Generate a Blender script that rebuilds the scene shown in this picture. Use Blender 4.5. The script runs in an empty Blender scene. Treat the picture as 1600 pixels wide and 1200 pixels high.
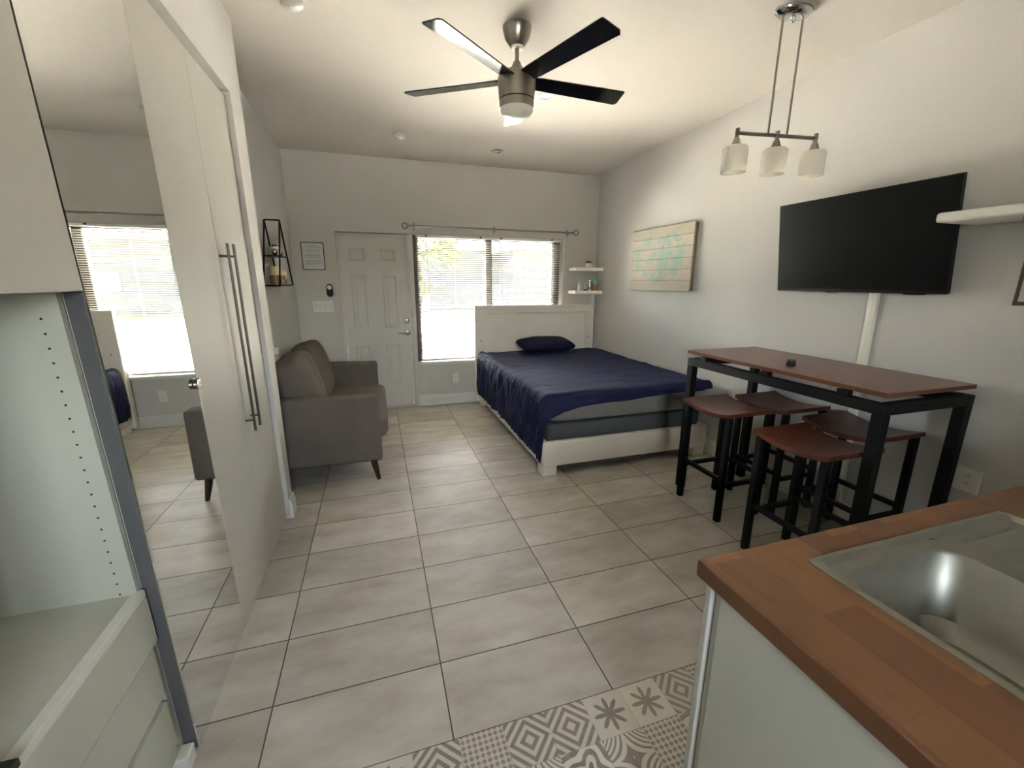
import bpy, bmesh, math, random
from mathutils import Vector, Matrix, noise
random.seed(7)
scene = bpy.context.scene
COL = scene.collection
PI = math.pi
R = math.radians

# ------------------------------------------------------------------ materials
def lin(c):
    return tuple(((x / 255) / 12.92 if x / 255 <= .04045 else ((x / 255 + .055) / 1.055) ** 2.4) for x in c)

class NT:
    def __init__(s, name):
        s.m = bpy.data.materials.new(name); s.m.use_nodes = True
        s.t = s.m.node_tree; s.b = s.t.nodes['Principled BSDF']; s.out = s.t.nodes['Material Output']
    def n(s, typ, **kw):
        x = s.t.nodes.new(typ)
        for k, v in kw.items(): setattr(x, k, v)
        return x
    def l(s, a, b): s.t.links.new(a, b)
    def val(s, sock, v):
        if hasattr(v, 'is_output') or isinstance(v, bpy.types.NodeSocket): s.l(v, sock)
        else: sock.default_value = v
    def math(s, op, a, b=0.0, c=None):
        x = s.n('ShaderNodeMath', operation=op); s.val(x.inputs[0], a); s.val(x.inputs[1], b)
        if c is not None: s.val(x.inputs[2], c)
        return x.outputs[0]
    def mix(s, f, a, b, mode='MIX'):
        x = s.n('ShaderNodeMix', data_type='RGBA', blend_type=mode)
        s.val(x.inputs[0], f); s.val(x.inputs[6], a if not isinstance(a, tuple) else (*a, 1)[:4]); s.val(x.inputs[7], b if not isinstance(b, tuple) else (*b, 1)[:4])
        return x.outputs[2]
    def pos(s):
        return s.n('ShaderNodeNewGeometry').outputs['Position']
    def obj(s):
        return s.n('ShaderNodeTexCoord').outputs['Object']
    def noise(s, vec, scale, detail=3, rough=.5):
        x = s.n('ShaderNodeTexNoise'); s.l(vec, x.inputs['Vector']); x.inputs['Scale'].default_value = scale
        x.inputs['Detail'].default_value = detail; x.inputs['Roughness'].default_value = rough
        return x.outputs['Fac']
    def mapping(s, vec, loc=(0, 0, 0), rot=(0, 0, 0), sc=(1, 1, 1)):
        x = s.n('ShaderNodeMapping'); s.l(vec, x.inputs[0]); x.inputs[1].default_value = loc
        x.inputs[2].default_value = rot; x.inputs[3].default_value = sc
        return x.outputs[0]
    def ramp(s, f, stops):
        x = s.n('ShaderNodeValToRGB'); s.l(f, x.inputs[0]); e = x.color_ramp.elements
        while len(e) < len(stops): e.new(.5)
        for el, (p, c) in zip(e, stops): el.position = p; el.color = (*c, 1)
        return x.outputs[0]
    def bump(s, h, strength, dist=.01):
        x = s.n('ShaderNodeBump'); s.l(h, x.inputs['Height']); x.inputs['Strength'].default_value = strength
        x.inputs['Distance'].default_value = dist; s.l(x.outputs[0], s.b.inputs['Normal'])

def mat(name, rgb, rough=.5, metal=0, spec=.5, var=.04, vscale=6, bump=0, bscale=80, coat=0, trans=0):
    k = NT(name); c = lin(rgb)
    if var:
        f = k.noise(k.obj(), vscale)
        a = tuple(max(0, x * (1 - var)) for x in c); b = tuple(min(1, x * (1 + var)) for x in c)
        k.l(k.mix(f, a, b), k.b.inputs['Base Color'])
    else: k.b.inputs['Base Color'].default_value = (*c, 1)
    k.b.inputs['Roughness'].default_value = rough; k.b.inputs['Metallic'].default_value = metal
    k.b.inputs['Specular IOR Level'].default_value = spec
    if coat: k.b.inputs['Coat Weight'].default_value = coat
    if trans: k.b.inputs['Transmission Weight'].default_value = trans
    if bump: k.bump(k.noise(k.obj(), bscale, 4), bump, .004)
    return k.m

M = {}
M['wall'] = mat('wall_paint', (197, 195, 191), .75, var=.03, vscale=1.5, bump=.25, bscale=45)
M['wall_back'] = mat('wall_paint_lightened', (203, 200, 194), .75, var=.03, vscale=1.5, bump=.2, bscale=45)  # same paint as the other walls, lightened to offset the dimmer light here
M['ceiling'] = mat('ceiling_paint', (210, 204, 196), .85, var=.02, vscale=1.0, bump=.15, bscale=60)
M['trim'] = mat('white_trim', (218, 216, 210), .45, var=.02)
M['bright_white'] = mat('bright_white_paint', (246, 244, 240), .45, var=.01)
M['door'] = mat('door_paint', (203, 200, 193), .45, var=.02)
M['white_lam'] = mat('white_laminate', (186, 183, 175), .55, spec=.3, var=.02, vscale=2)
M['cab_white'] = mat('cabinet_white', (190, 190, 178), .55, spec=.3, var=.02, vscale=2)
M['grey_edge'] = mat('grey_edge', (92, 92, 92), .45, var=.05)
M['dark'] = mat('dark_gap', (40, 38, 34), .7, var=.1)
M['black'] = mat('black_metal', (15, 15, 16), .5, spec=.25, var=.15, vscale=30)
M['black_gloss'] = mat('fan_blade_black', (14, 14, 16), .1, var=.1, coat=.3)
M['plastic_black'] = mat('black_plastic', (12, 12, 13), .45, spec=.3, var=.1)
M['screen'] = mat('tv_screen', (6, 6, 7), .28, spec=.25, var=.1)
M['nickel'] = mat('brushed_nickel', (150, 145, 136), .32, metal=1, var=.08, vscale=40)
M['dark_nickel'] = mat('dark_nickel', (112, 106, 98), .35, metal=1, var=.06)
M['steel'] = mat('stainless_steel', (152, 150, 142), .48, metal=1, var=.1, vscale=25)
M['chrome'] = mat('chrome', (190, 190, 190), .12, metal=1, var=.03)
M['bronze'] = mat('bronze_frame', (58, 46, 42), .5, var=.08)
M['blind'] = mat('blind_slat_white', (235, 233, 226), .5, var=.01)
M['plate'] = mat('ivory_plate', (228, 226, 214), .4, var=.02)
M['stoolwood'] = None
M['sofa'] = mat('sofa_velvet', (104, 96, 91), .9, var=.18, vscale=7, bump=.2, bscale=250, spec=.2)
M['sofa_leg'] = mat('walnut_leg', (52, 34, 27), .45, var=.25, vscale=18)
M['mattress'] = mat('mattress_grey', (133, 130, 124), .9, var=.08, bump=.3, bscale=200)
M['boxspring'] = mat('box_spring_grey', (84, 88, 90), .9, var=.2, vscale=30, bump=.3, bscale=200)
M['bedwhite'] = mat('bed_leatherette', (232, 225, 214), .5, var=.03, bump=.12, bscale=180)
k = NT('opal_glass')
d = k.n('ShaderNodeBsdfTranslucent'); d.inputs[0].default_value = (*lin((248, 246, 240)), 1); mx = k.n('ShaderNodeMixShader'); mx.inputs[0].default_value = .5
f = k.noise(k.obj(), 4); k.l(k.mix(f, lin((236, 233, 226)), lin((242, 240, 234))), k.b.inputs['Base Color']); k.b.inputs['Roughness'].default_value = .3
k.l(k.b.outputs[0], mx.inputs[1]); k.l(d.outputs[0], mx.inputs[2]); k.l(mx.outputs[0], k.out.inputs[0])
M['white_glass'] = k.m
M['pot_white'] = mat('white_pot', (220, 216, 206), .4, var=.04)
M['leaf'] = mat('succulent_green', (76, 92, 58), .6, var=.3, vscale=40)
M['foliage'] = mat('tree_leaves', (68, 73, 34), .7, var=.35, vscale=3)
M['bark'] = mat('bark', (110, 92, 74), .9, var=.3, vscale=9)
M['concrete'] = mat('concrete_drive', (214, 206, 192), .9, var=.08, vscale=.6)
M['grass'] = mat('lawn', (64, 78, 36), .95, var=.3, vscale=4)
M['stucco'] = mat('stucco_cream', (78, 79, 74), .9, var=.05)
M['roof'] = mat('roof_shingle', (92, 90, 86), .9, var=.1)
M['fence'] = mat('fence_grey', (66, 68, 70), .8, var=.05)
M['pane_dark'] = mat('house_window_glass', (120, 130, 134), .15, var=.1)
M['candle'] = mat('cream_candle', (222, 206, 168), .55, var=.04)
M['candle_brown'] = mat('brown_glass', (120, 84, 60), .3, var=.15)
M['gold'] = mat('rose_gold', (200, 150, 118), .25, metal=1, var=.05)
M['silver'] = mat('silver_ball', (200, 198, 192), .2, metal=1, var=.03)
M['teal'] = mat('teal_candle', (140, 190, 186), .5, var=.06)
M['tan'] = mat('tan_sand', (176, 132, 92), .6, var=.15, vscale=60)
M['paleblue'] = mat('pale_blue_glass', (184, 200, 202), .3, var=.05)
M['stone'] = mat('pebble_brown', (120, 98, 78), .7, var=.3, vscale=40)
M['paper'] = mat('paper', (206, 208, 208), .3, var=.01)
M['ink'] = mat('grey_ink', (150, 152, 154), .6, var=.05)
M['frame_wood'] = mat('brown_frame', (96, 66, 56), .5, var=.15, vscale=20)
M['charcoal'] = mat('charcoal_metal', (60, 58, 56), .4, metal=.6, var=.1)

# navy comforter, with fine fabric bump
k = NT('navy_cotton')
f = k.noise(k.obj(), 9, 4)
k.l(k.mix(f, lin((27, 30, 60)), lin((38, 42, 78))), k.b.inputs['Base Color'])
k.b.inputs['Roughness'].default_value = .75; k.b.inputs['Specular IOR Level'].default_value = .2
k.bump(k.noise(k.mapping(k.obj(), sc=(1, 2.2, 1)), 28, 4), .25, .01)
M['navy'] = k.m
M['navy_dark'] = mat('navy_pillow', (23, 25, 52), .8, var=.15, vscale=12, bump=.3, bscale=60, spec=.15)

# mirror
k = NT('mirror_glass'); k.b.inputs['Metallic'].default_value = 1; k.b.inputs['Roughness'].default_value = .015
f = k.noise(k.obj(), 1.3)
k.l(k.mix(f, (.80, .82, .80), (.84, .85, .83)), k.b.inputs['Base Color'])
M['mirror'] = k.m

# clear window glass (thin pane)
k = NT('window_glass')
tr = k.n('ShaderNodeBsdfTransparent'); gl = k.n('ShaderNodeBsdfGlossy'); gl.inputs['Roughness'].default_value = .02
fr = k.n('ShaderNodeFresnel'); fr.inputs[0].default_value = 1.45; mx = k.n('ShaderNodeMixShader')
tr.inputs[0].default_value = (.93, .95, .94, 1)
k.l(fr.outputs[0], mx.inputs[0]); k.l(tr.outputs[0], mx.inputs[1]); k.l(gl.outputs[0], mx.inputs[2]); k.l(mx.outputs[0], k.out.inputs[0])
M['glass'] = k.m

# blind slats: thin plastic that lets some light through
k = NT('blind_slats')
d = k.n('ShaderNodeBsdfDiffuse'); t = k.n('ShaderNodeBsdfTranslucent'); mx = k.n('ShaderNodeMixShader'); mx.inputs[0].default_value = .06
d.inputs[0].default_value = (*lin((216, 210, 201)), 1); t.inputs[0].default_value = (*lin((232, 226, 216)), 1)
k.l(d.outputs[0], mx.inputs[1]); k.l(t.outputs[0], mx.inputs[2]); k.l(mx.outputs[0], k.out.inputs[0])
M['slat'] = k.m

# floor tiles 61 x 31 cm, straight laid
TX, TY = .61, .61 / 1.958
k = NT('floor_tile')
p = k.pos()
br = k.n('ShaderNodeTexBrick', offset=0.0, squash=1.0)
k.l(k.mapping(p, loc=(TX * 20, TY * 20, 0)), br.inputs['Vector'])
br.inputs['Scale'].default_value = 1; br.inputs['Mortar Size'].default_value = .0028; br.inputs['Mortar Smooth'].default_value = .1
br.inputs['Bias'].default_value = 0; br.inputs['Brick Width'].default_value = TX; br.inputs['Row Height'].default_value = TY
br.inputs['Color1'].default_value = (0, 0, 0, 1); br.inputs['Color2'].default_value = (1, 1, 1, 1); br.inputs['Mortar'].default_value = (0, 0, 0, 1)
sep = k.n('ShaderNodeSeparateXYZ'); k.l(p, sep.inputs[0])
cell = k.n('ShaderNodeCombineXYZ')
cx = k.math('FLOOR', k.math('DIVIDE', sep.outputs[0], TX)); cy = k.math('FLOOR', k.math('DIVIDE', sep.outputs[1], TY))
k.l(cx, cell.inputs[0]); k.l(cy, cell.inputs[1])
wn = k.n('ShaderNodeTexWhiteNoise', noise_dimensions='3D'); k.l(cell.outputs[0], wn.inputs[0])
off = k.n('ShaderNodeVectorMath', operation='MULTIPLY_ADD'); k.l(wn.outputs['Color'], off.inputs[0]); off.inputs[1].default_value = (9, 9, 9); k.l(p, off.inputs[2])
n1 = k.noise(k.mapping(off.outputs[0], sc=(1.6, 3.4, 1)), 2.2, 5, .58)
n2 = k.noise(off.outputs[0], 7, 4, .6)
base = k.ramp(n1, [(.25, lin((168, 158, 148))), (.48, lin((190, 183, 172))), (.62, lin((201, 196, 187))), (.8, lin((213, 210, 202)))])
base = k.mix(k.math('MULTIPLY', n2, .25), base, lin((150, 142, 134)))
tone = k.math('MULTIPLY_ADD', wn.outputs['Value'], .22, .84)
tc = k.n('ShaderNodeCombineColor'); [k.l(tone, tc.inputs[i]) for i in range(3)]
base = k.mix(1.0, base, tc.outputs[0], 'MULTIPLY')
col = k.mix(br.outputs['Fac'], base, lin((84, 76, 68)))
k.l(col, k.b.inputs['Base Color'])
k.l(k.math('MULTIPLY_ADD', n1, .2, .36), k.b.inputs['Roughness']); k.b.inputs['Specular IOR Level'].default_value = .3
k.bump(k.math('MULTIPLY_ADD', br.outputs['Fac'], -1.0, k.math('MULTIPLY', n2, .06)), .35, .004)
M['tile'] = k.m

# patchwork patterned tiles, 15.4 cm
k = NT('patchwork_tile')
S = .1535
p = k.mapping(k.pos(), loc=(-.012, 0, 0))
sep = k.n('ShaderNodeSeparateXYZ'); k.l(p, sep.inputs[0])
gx = k.math('DIVIDE', sep.outputs[0], S); gy = k.math('DIVIDE', sep.outputs[1], S)
ix = k.math('FLOOR', gx); iy = k.math('FLOOR', gy)
cell = k.n('ShaderNodeCombineXYZ'); k.l(ix, cell.inputs[0]); k.l(iy, cell.inputs[1]); cell.inputs[2].default_value = 3.7
wn = k.n('ShaderNodeTexWhiteNoise', noise_dimensions='3D'); k.l(cell.outputs[0], wn.inputs[0])
r1 = wn.outputs['Value']
sc_ = k.n('ShaderNodeSeparateColor'); k.l(wn.outputs['Color'], sc_.inputs[0])
lx = k.math('SUBTRACT', k.math('FRACT', gx), .5); ly = k.math('SUBTRACT', k.math('FRACT', gy), .5)
ax = k.math('ABSOLUTE', lx); ay = k.math('ABSOLUTE', ly)
dia = k.math('ADD', ax, ay)
rad = k.math('SQRT', k.math('ADD', k.math('MULTIPLY', lx, lx), k.math('MULTIPLY', ly, ly)))
ang = k.math('ARCTAN2', ly, lx)
def step(v, f, t=.5): return k.math('GREATER_THAN', k.math('FRACT', k.math('MULTIPLY', v, f)), t)
pA = step(dia, 4.2)                                              # nested diamonds
pB = k.math('GREATER_THAN', k.math('SINE', k.math('ADD', k.math('MULTIPLY', rad, 24), k.math('MULTIPLY', k.math('SINE', k.math('MULTIPLY', ang, 4)), 2.2))), .1)   # scrolls
pC = k.math('LESS_THAN', rad, k.math('MULTIPLY_ADD', k.math('COSINE', k.math('MULTIPLY', ang, 8)), .14, .26))   # flower
pD = k.math('GREATER_THAN', k.math('MULTIPLY', k.math('SINE', k.math('MULTIPLY', k.math('ADD', lx, ly), 25.13)), k.math('SINE', k.math('MULTIPLY', k.math('SUBTRACT', lx, ly), 25.13))), .1)  # small checks
pE = k.math('GREATER_THAN', k.math('SINE', k.math('ADD', k.math('MULTIPLY', k.math('MULTIPLY', ax, ay), 120), k.math('MULTIPLY', rad, 9))), .2)  # curls
def pick(lo, hi, v):
    return k.math('MULTIPLY', k.math('MULTIPLY', k.math('GREATER_THAN', r1, lo), k.math('LESS_THAN', r1, hi)), v)
pat = k.math('ADD', k.math('ADD', pick(-.1, .22, pA), pick(.22, .46, pB)), k.math('ADD', k.math('ADD', pick(.46, .62, pC), pick(.62, .8, pD)), pick(.8, 1.1, pE)))
light = k.mix(sc_.outputs[1], lin((186, 178, 166)), lin((208, 202, 190)))
darkc = k.mix(sc_.outputs[2], lin((112, 104, 98)), lin((134, 122, 114)))
wear = k.noise(k.pos(), 30, 4)
col = k.mix(k.math('MULTIPLY', pat, k.math('MULTIPLY_ADD', wear, .4, .66)), light, darkc)
edge = k.math('GREATER_THAN', k.math('MAXIMUM', ax, ay), .492)
col = k.mix(k.math('MULTIPLY', edge, .5), col, lin((130, 122, 112)))
k.l(col, k.b.inputs['Base Color']); k.b.inputs['Roughness'].default_value = .4
M['mosaic'] = k.m

def wood(name, c1, c2, c3, bw, bh, swap, rough, grain=(2, 40), mortar=.0006, offs=.5):
    k = NT(name); p = k.obj()
    if swap: p = k.mapping(p, rot=(0, 0, PI / 2))
    br = k.n('ShaderNodeTexBrick', offset=offs)
    k.l(k.mapping(p, loc=(7.13, 5.02, 0)), br.inputs['Vector']); br.inputs['Scale'].default_value = 1
    br.inputs['Mortar Size'].default_value = mortar; br.inputs['Brick Width'].default_value = bw; br.inputs['Row Height'].default_value = bh
    br.inputs['Color1'].default_value = (0, 0, 0, 1); br.inputs['Color2'].default_value = (1, 1, 1, 1); br.inputs['Mortar'].default_value = (.2, .2, .2, 1)
    o = k.n('ShaderNodeVectorMath', operation='MULTIPLY_ADD'); k.l(br.outputs['Color'], o.inputs[0]); o.inputs[1].default_value = (5, 5, 5); k.l(p, o.inputs[2])
    g = k.noise(k.mapping(o.outputs[0], sc=(grain[0], grain[1], 4)), 1.0, 5, .6)
    w = k.noise(k.mapping(o.outputs[0], sc=(1.5, 6, 1)), 3, 3)
    c = k.mix(br.outputs['Color'], lin(c1), lin(c2))
    c = k.mix(k.math('MULTIPLY', g, .45), c, lin(c3))
    c = k.mix(k.math('MULTIPLY', k.math('GREATER_THAN', w, .62), .22), c, lin(c3))
    k.l(c, k.b.inputs['Base Color']); k.b.inputs['Roughness'].default_value = rough
    k.bump(g, .08, .002)
    return k.m
M['butcher'] = wood('acacia_worktop', (108, 70, 42), (134, 92, 56), (72, 46, 29), .36, .092, True, .5)
M['tablewood'] = wood('table_veneer', (112, 66, 48), (120, 72, 52), (74, 40, 30), 3.0, 2.0, True, .3, grain=(2, 34), mortar=0)
M['stoolwood'] = wood('stool_veneer', (92, 46, 31), (100, 52, 36), (58, 28, 21), 3.0, 2.0, True, .36, grain=(2, 34), mortar=0)

# planked art with faded teal shapes
k = NT('plank_art')
p = k.obj(); sep = k.n('ShaderNodeSeparateXYZ'); k.l(p, sep.inputs[0])
row = k.math('FLOOR', k.math('DIVIDE', sep.outputs[2], .103))
rr = k.n('ShaderNodeTexWhiteNoise', noise_dimensions='1D'); k.l(row, rr.inputs['W'])
g = k.noise(k.mapping(p, sc=(1, 3, 22)), 2.4, 5, .6)
c = k.mix(g, lin((172, 164, 148)), lin((206, 199, 185)))
c = k.mix(k.math('MULTIPLY', rr.outputs['Value'], .25), c, lin((164, 154, 138)))
blot = k.noise(k.mapping(p, loc=(0, .35, .2)), 8.5, 6, .68)
# keep the paint in a broad cloud over the middle of the board
dy = k.math('DIVIDE', k.math('SUBTRACT', sep.outputs[1], .48), .40); dz = k.math('DIVIDE', k.math('SUBTRACT', sep.outputs[2], .34), .24)
rad = k.math('ADD', k.math('MULTIPLY', dy, dy), k.math('MULTIPLY', dz, dz))
msk = k.math('MULTIPLY', k.math('GREATER_THAN', blot, .5), k.math('LESS_THAN', rad, k.math('MULTIPLY_ADD', blot, 1.3, .35)))
tc = k.mix(k.noise(p, 12), lin((122, 176, 174)), lin((150, 182, 160)))
c = k.mix(k.math('MULTIPLY', msk, k.math('MULTIPLY_ADD', k.noise(p, 18), 1.1, .05)), c, tc)
gv = k.math('LESS_THAN', k.math('FRACT', k.math('DIVIDE', sep.outputs[2], .103)), .035)
c = k.mix(k.math('MULTIPLY', gv, .7), c, lin((120, 106, 88)))
k.l(c, k.b.inputs['Base Color']); k.b.inputs['Roughness'].default_value = .8
M['art'] = k.m
M['art_edge'] = mat('art_side_wood', (146, 128, 110), .8, var=.25, vscale=14)

# ------------------------------------------------------------------ mesh building
class MB:
    def __init__(s): s.v = []; s.f = []; s.mi = []; s.smooth = False
    def add(s, vs, fs, mi=0):
        o = len(s.v); s.v += [tuple(x) for x in vs]
        for f in fs: s.f.append([i + o for i in f]); s.mi.append(mi)
        return s
    def box(s, x0, x1, y0, y1, z0, z1, mi=0, sh=0.0):
        vs = [(x, y - sh * z, z) for z in (z0, z1) for y in (y0, y1) for x in (x0, x1)]
        return s.add(vs, [(0, 2, 3, 1), (4, 5, 7, 6), (0, 1, 5, 4), (2, 6, 7, 3), (0, 4, 6, 2), (1, 3, 7, 5)], mi)
    def rbox(s, x0, x1, y0, y1, z0, z1, r=.01, seg=3, mi=0):
        bm = bmesh.new(); bmesh.ops.create_cube(bm, size=1)
        for v in bm.verts: v.co = Vector(((x0 + x1) / 2 + v.co.x * (x1 - x0), (y0 + y1) / 2 + v.co.y * (y1 - y0), (z0 + z1) / 2 + v.co.z * (z1 - z0)))
        bmesh.ops.bevel(bm, geom=bm.edges[:], offset=r, segments=seg, profile=.5, affect='EDGES')
        return s.frombm(bm, mi)
    def frombm(s, bm, mi=0):
        bm.verts.index_update()
        s.add([v.co[:] for v in bm.verts], [[v.index for v in f.verts] for f in bm.faces], mi); bm.free(); return s
    def prism(s, poly, axis, a, b, mi=0):
        """poly: 2-D outline in the plane across `axis`, extruded from a to b"""
        def P(q, t): return {'x': (t, q[0], q[1]), 'y': (q[0], t, q[1]), 'z': (q[0], q[1], t)}[axis]
        n = len(poly); vs = [P(q, a) for q in poly] + [P(q, b) for q in poly]
        fs = [list(range(n))[::-1], list(range(n, 2 * n))] + [(i, (i + 1) % n, n + (i + 1) % n, n + i) for i in range(n)]
        return s.add(vs, fs, mi)
    def tube(s, pts, r, n=12, mi=0, cap=True):
        pts = [Vector(p) for p in pts]; rs = r if isinstance(r, (list, tuple)) else [r] * len(pts)
        rings = []; up = None
        for i, p in enumerate(pts):
            d = (pts[min(i + 1, len(pts) - 1)] - pts[max(i - 1, 0)]).normalized()
            if up is None:
                up = Vector((0, 0, 1)) if abs(d.z) < .9 else Vector((1, 0, 0))
            a = d.cross(up).normalized(); b = a.cross(d).normalized(); up = b
            rings.append([p + (a * math.cos(t) + b * math.sin(t)) * rs[i] for t in [2 * PI * j / n for j in range(n)]])
        vs = [v for rg in rings for v in rg]; fs = []
        for i in range(len(pts) - 1):
            for j in range(n): fs.append((i * n + j, i * n + (j + 1) % n, (i + 1) * n + (j + 1) % n, (i + 1) * n + j))
        if cap: fs += [list(range(n))[::-1], list(range((len(pts) - 1) * n, len(pts) * n))]
        s.smooth = True
        return s.add(vs, fs, mi)
    def lathe(s, prof, c=(0, 0, 0), n=32, sx=1, sy=1, rot=0, mi=0, axis='z'):
        """prof: (radius, height) pairs"""
        vs = []; fs = []; c = Vector(c)
        for (r, h) in prof:
            for j in range(n):
                t = 2 * PI * j / n; q = Vector((r * sx * math.cos(t), r * sy * math.sin(t), h))
                if rot: q = Matrix.Rotation(rot, 3, 'Z') @ q
                if axis == 'x': q = Vector((q.z, q.x, q.y))
                if axis == 'y': q = Vector((q.x, q.z, q.y))
                vs.append(c + q)
        for i in range(len(prof) - 1):
            for j in range(n): fs.append((i * n + j, i * n + (j + 1) % n, (i + 1) * n + (j + 1) % n, (i + 1) * n + j))
        fs += [list(range(n))[::-1], list(range((len(prof) - 1) * n, len(prof) * n))]
        s.smooth = True
        return s.add(vs, fs, mi)
    def puff(s, c, half, n=5.0, div=10, fn=None, mi=0, rot=None):
        """rounded cushion: a cube drawn towards a superellipsoid"""
        bm = bmesh.new(); bmesh.ops.create_cube(bm, size=2)
        bmesh.ops.subdivide_edges(bm, edges=bm.edges[:], cuts=div, use_grid_fill=True)
        for v in bm.verts:
            q = v.co; d = (abs(q.x) ** n + abs(q.y) ** n + abs(q.z) ** n) ** (1 / n)
            q = q / d; w = Vector((q.x * half[0], q.y * half[1], q.z * half[2]))
            if fn: w = fn(w, q)
            if rot: w = rot @ w
            v.co = Vector(c) + w
        s.smooth = True
        return s.frombm(bm, mi)
    def build(s, name, m, parent=None, local=False, bevel=0, seg=2, smooth=None):
        me = bpy.data.meshes.new(name)
        o = bpy.data.objects.new(name, me); COL.objects.link(o)
        off = Vector((0, 0, 0)); q = parent
        if parent is not None and not local:
            while q is not None: off += q.location; q = q.parent
        me.from_pydata([(v[0] - off.x, v[1] - off.y, v[2] - off.z) for v in s.v], [], s.f)
        for mm in (m if isinstance(m, list) else [m]): me.materials.append(mm)
        me.polygons.foreach_set('material_index', s.mi)
        bm = bmesh.new(); bm.from_mesh(me); bmesh.ops.recalc_face_normals(bm, faces=bm.faces[:]); bm.to_mesh(me); bm.free()
        if parent is not None: o.parent = parent
        if bevel:
            b = o.modifiers.new('bevel', 'BEVEL'); b.width = bevel; b.segments = seg; b.limit_method = 'ANGLE'; b.angle_limit = R(40)
        if s.smooth if smooth is None else smooth:
            me.polygons.foreach_set('use_smooth', [True] * len(me.polygons))
            me.set_sharp_from_angle(angle=R(42))
        me.update(); return o

def thing(name, label, cat, loc=(0, 0, 0), rz=0, group=None):
    o = bpy.data.objects.new(name, None); COL.objects.link(o); o.location = loc; o.rotation_euler = (0, 0, rz)
    o.empty_display_size = .1
    return tag(o, label, cat, group)
def tag(o, label, cat, group=None):
    o['label'] = label; o['category'] = cat
    if group: o['group'] = group
    return o
def struct(o):
    o['kind'] = 'structure'; return o
def recenter(o):
    """put a single-mesh thing's origin at the foot of its mesh"""
    vs = [v.co for v in o.data.vertices]
    c = Vector(((min(v.x for v in vs) + max(v.x for v in vs)) / 2, (min(v.y for v in vs) + max(v.y for v in vs)) / 2, min(v.z for v in vs)))
    for v in o.data.vertices: v.co -= c
    o.location = c; return o
def copy_tree(o, parent=None):
    c = o.copy(); COL.objects.link(c)
    if parent: c.parent = parent
    for ch in list(o.children): copy_tree(ch, c)
    return c

# ------------------------------------------------------------------ camera
cd = bpy.data.cameras.new('camera'); cam = bpy.data.objects.new('camera', cd); COL.objects.link(cam); scene.camera = cam
F, rv, CP = 662.214765, Vector((.235256837, -.305278626, -.0323330917)), Vector((.456370517, -1.1202933, 1.51116829))
W2C = Matrix.Rotation(rv.length, 3, rv.normalized()) @ Matrix(((1, 0, 0), (0, 0, -1), (0, 1, 0)))
rx, ry, rz_ = W2C[0], -W2C[1], -W2C[2]
cam.matrix_world = Matrix(((rx[0], ry[0], rz_[0], CP[0]), (rx[1], ry[1], rz_[1], CP[1]), (rx[2], ry[2], rz_[2], CP[2]), (0, 0, 0, 1)))
cd.sensor_fit = 'HORIZONTAL'; cd.sensor_width = 36; cd.lens = F / 1600 * 36; cd.clip_start = .02; cd.clip_end = 300

# ------------------------------------------------------------------ room shell
XL, XR, YB, YR, ZC = -.362, 3.258, 4.078, -2.7, 2.836
XW = -.166                       # face of the left wall around the wardrobe
fl = MB().box(-1.0, XR + .15, 0, YB + .18, -.12, 0, 0).box(-1.0, XR + .15, YR - .15, 0, -.12, 0, 1)
struct(fl.build('floor', [M['tile'], M['mosaic']]))
# ceiling: flat, easing down over the last stretch before the window wall
ce = MB().prism([(YR - .15, ZC), (3.30, ZC), (YB + .18, ZC - .032), (YB + .18, ZC + .2), (YR - .15, ZC + .2)], 'x', -1.0, XR + .15)
struct(ce.build('ceiling', M['ceiling']))
# back wall with door and window openings
DX0, DX1, DZ = .085, .868, 2.03
WX0, WX1, WZ0, WZ1 = .905, 2.80, .545, 2.035
bw = MB()
T = YB + .18
bw.box(-1.0, DX0, YB, T, 0, ZC).box(DX0, XR + .15, YB, T, WZ1, ZC).box(DX1, WX0, YB, T, 0, WZ1).box(WX0, WX1, YB, T, 0, WZ0).box(WX1, XR + .15, YB, T, 0, WZ1)
struct(bw.build('wall_back', M['wall_back']))
struct(MB().box(XR, XR + .15, YR, YB, 0, ZC).build('wall_right', M['wall']))
struct(MB().box(XL - .12, XL, 1.80, YB, 0, ZC).build('wall_left', M['wall']))                 # recessed stretch behind the sofa
pv = MB(); leanz = .043
pv.prism([(1.693, 0), (1.800, 0), (1.800, ZC), (1.693 - leanz * 2.425, ZC), (1.693 - leanz * 2.425, 2.425)], 'x', -.92, XW)
struct(pv.build('wall_left_pier', M['wall']))             # pier beside the wardrobe
struct(MB().box(-.84, XW, -.62, 1.588, 2.425, ZC).build('wall_left_header', M['wall']))       # header over the wardrobe
struct(MB().box(-.84, XW, YR, -.62, 0, ZC).build('wall_left_near', M['wall']))
struct(MB().box(-.92, -.84, YR, 1.695, 0, ZC).build('wall_left_alcove', M['wall']))           # behind the wardrobe
RX0, RX1, RZ0, RZ1 = .25, 1.05, 1.25, 2.1
rw = MB().box(-1.0, RX0, YR - .15, YR, 0, ZC).box(RX1, XR + .15, YR - .15, YR, 0, ZC).box(RX0, RX1, YR - .15, YR, 0, RZ0).box(RX0, RX1, YR - .15, YR, RZ1, ZC)
struct(rw.build('wall_rear', M['wall']))
wd = MB()
for a in (RX0, (RX0 + RX1) / 2 - .02, RX1 - .04): wd.box(a, a + .04, YR - .12, YR - .07, RZ0, RZ1)
for a in (RZ0, RZ1 - .04): wd.box(RX0, RX1, YR - .12, YR - .07, a, a + .04)
w2 = struct(wd.build('added_rear_window', M['trim']))  # unseen rear window, added to brighten the foreground
MB().box(RX0 + .04, RX1 - .04, YR - .098, YR - .094, RZ0 + .04, RZ1 - .04).build('pane', M['glass'], w2)

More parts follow.
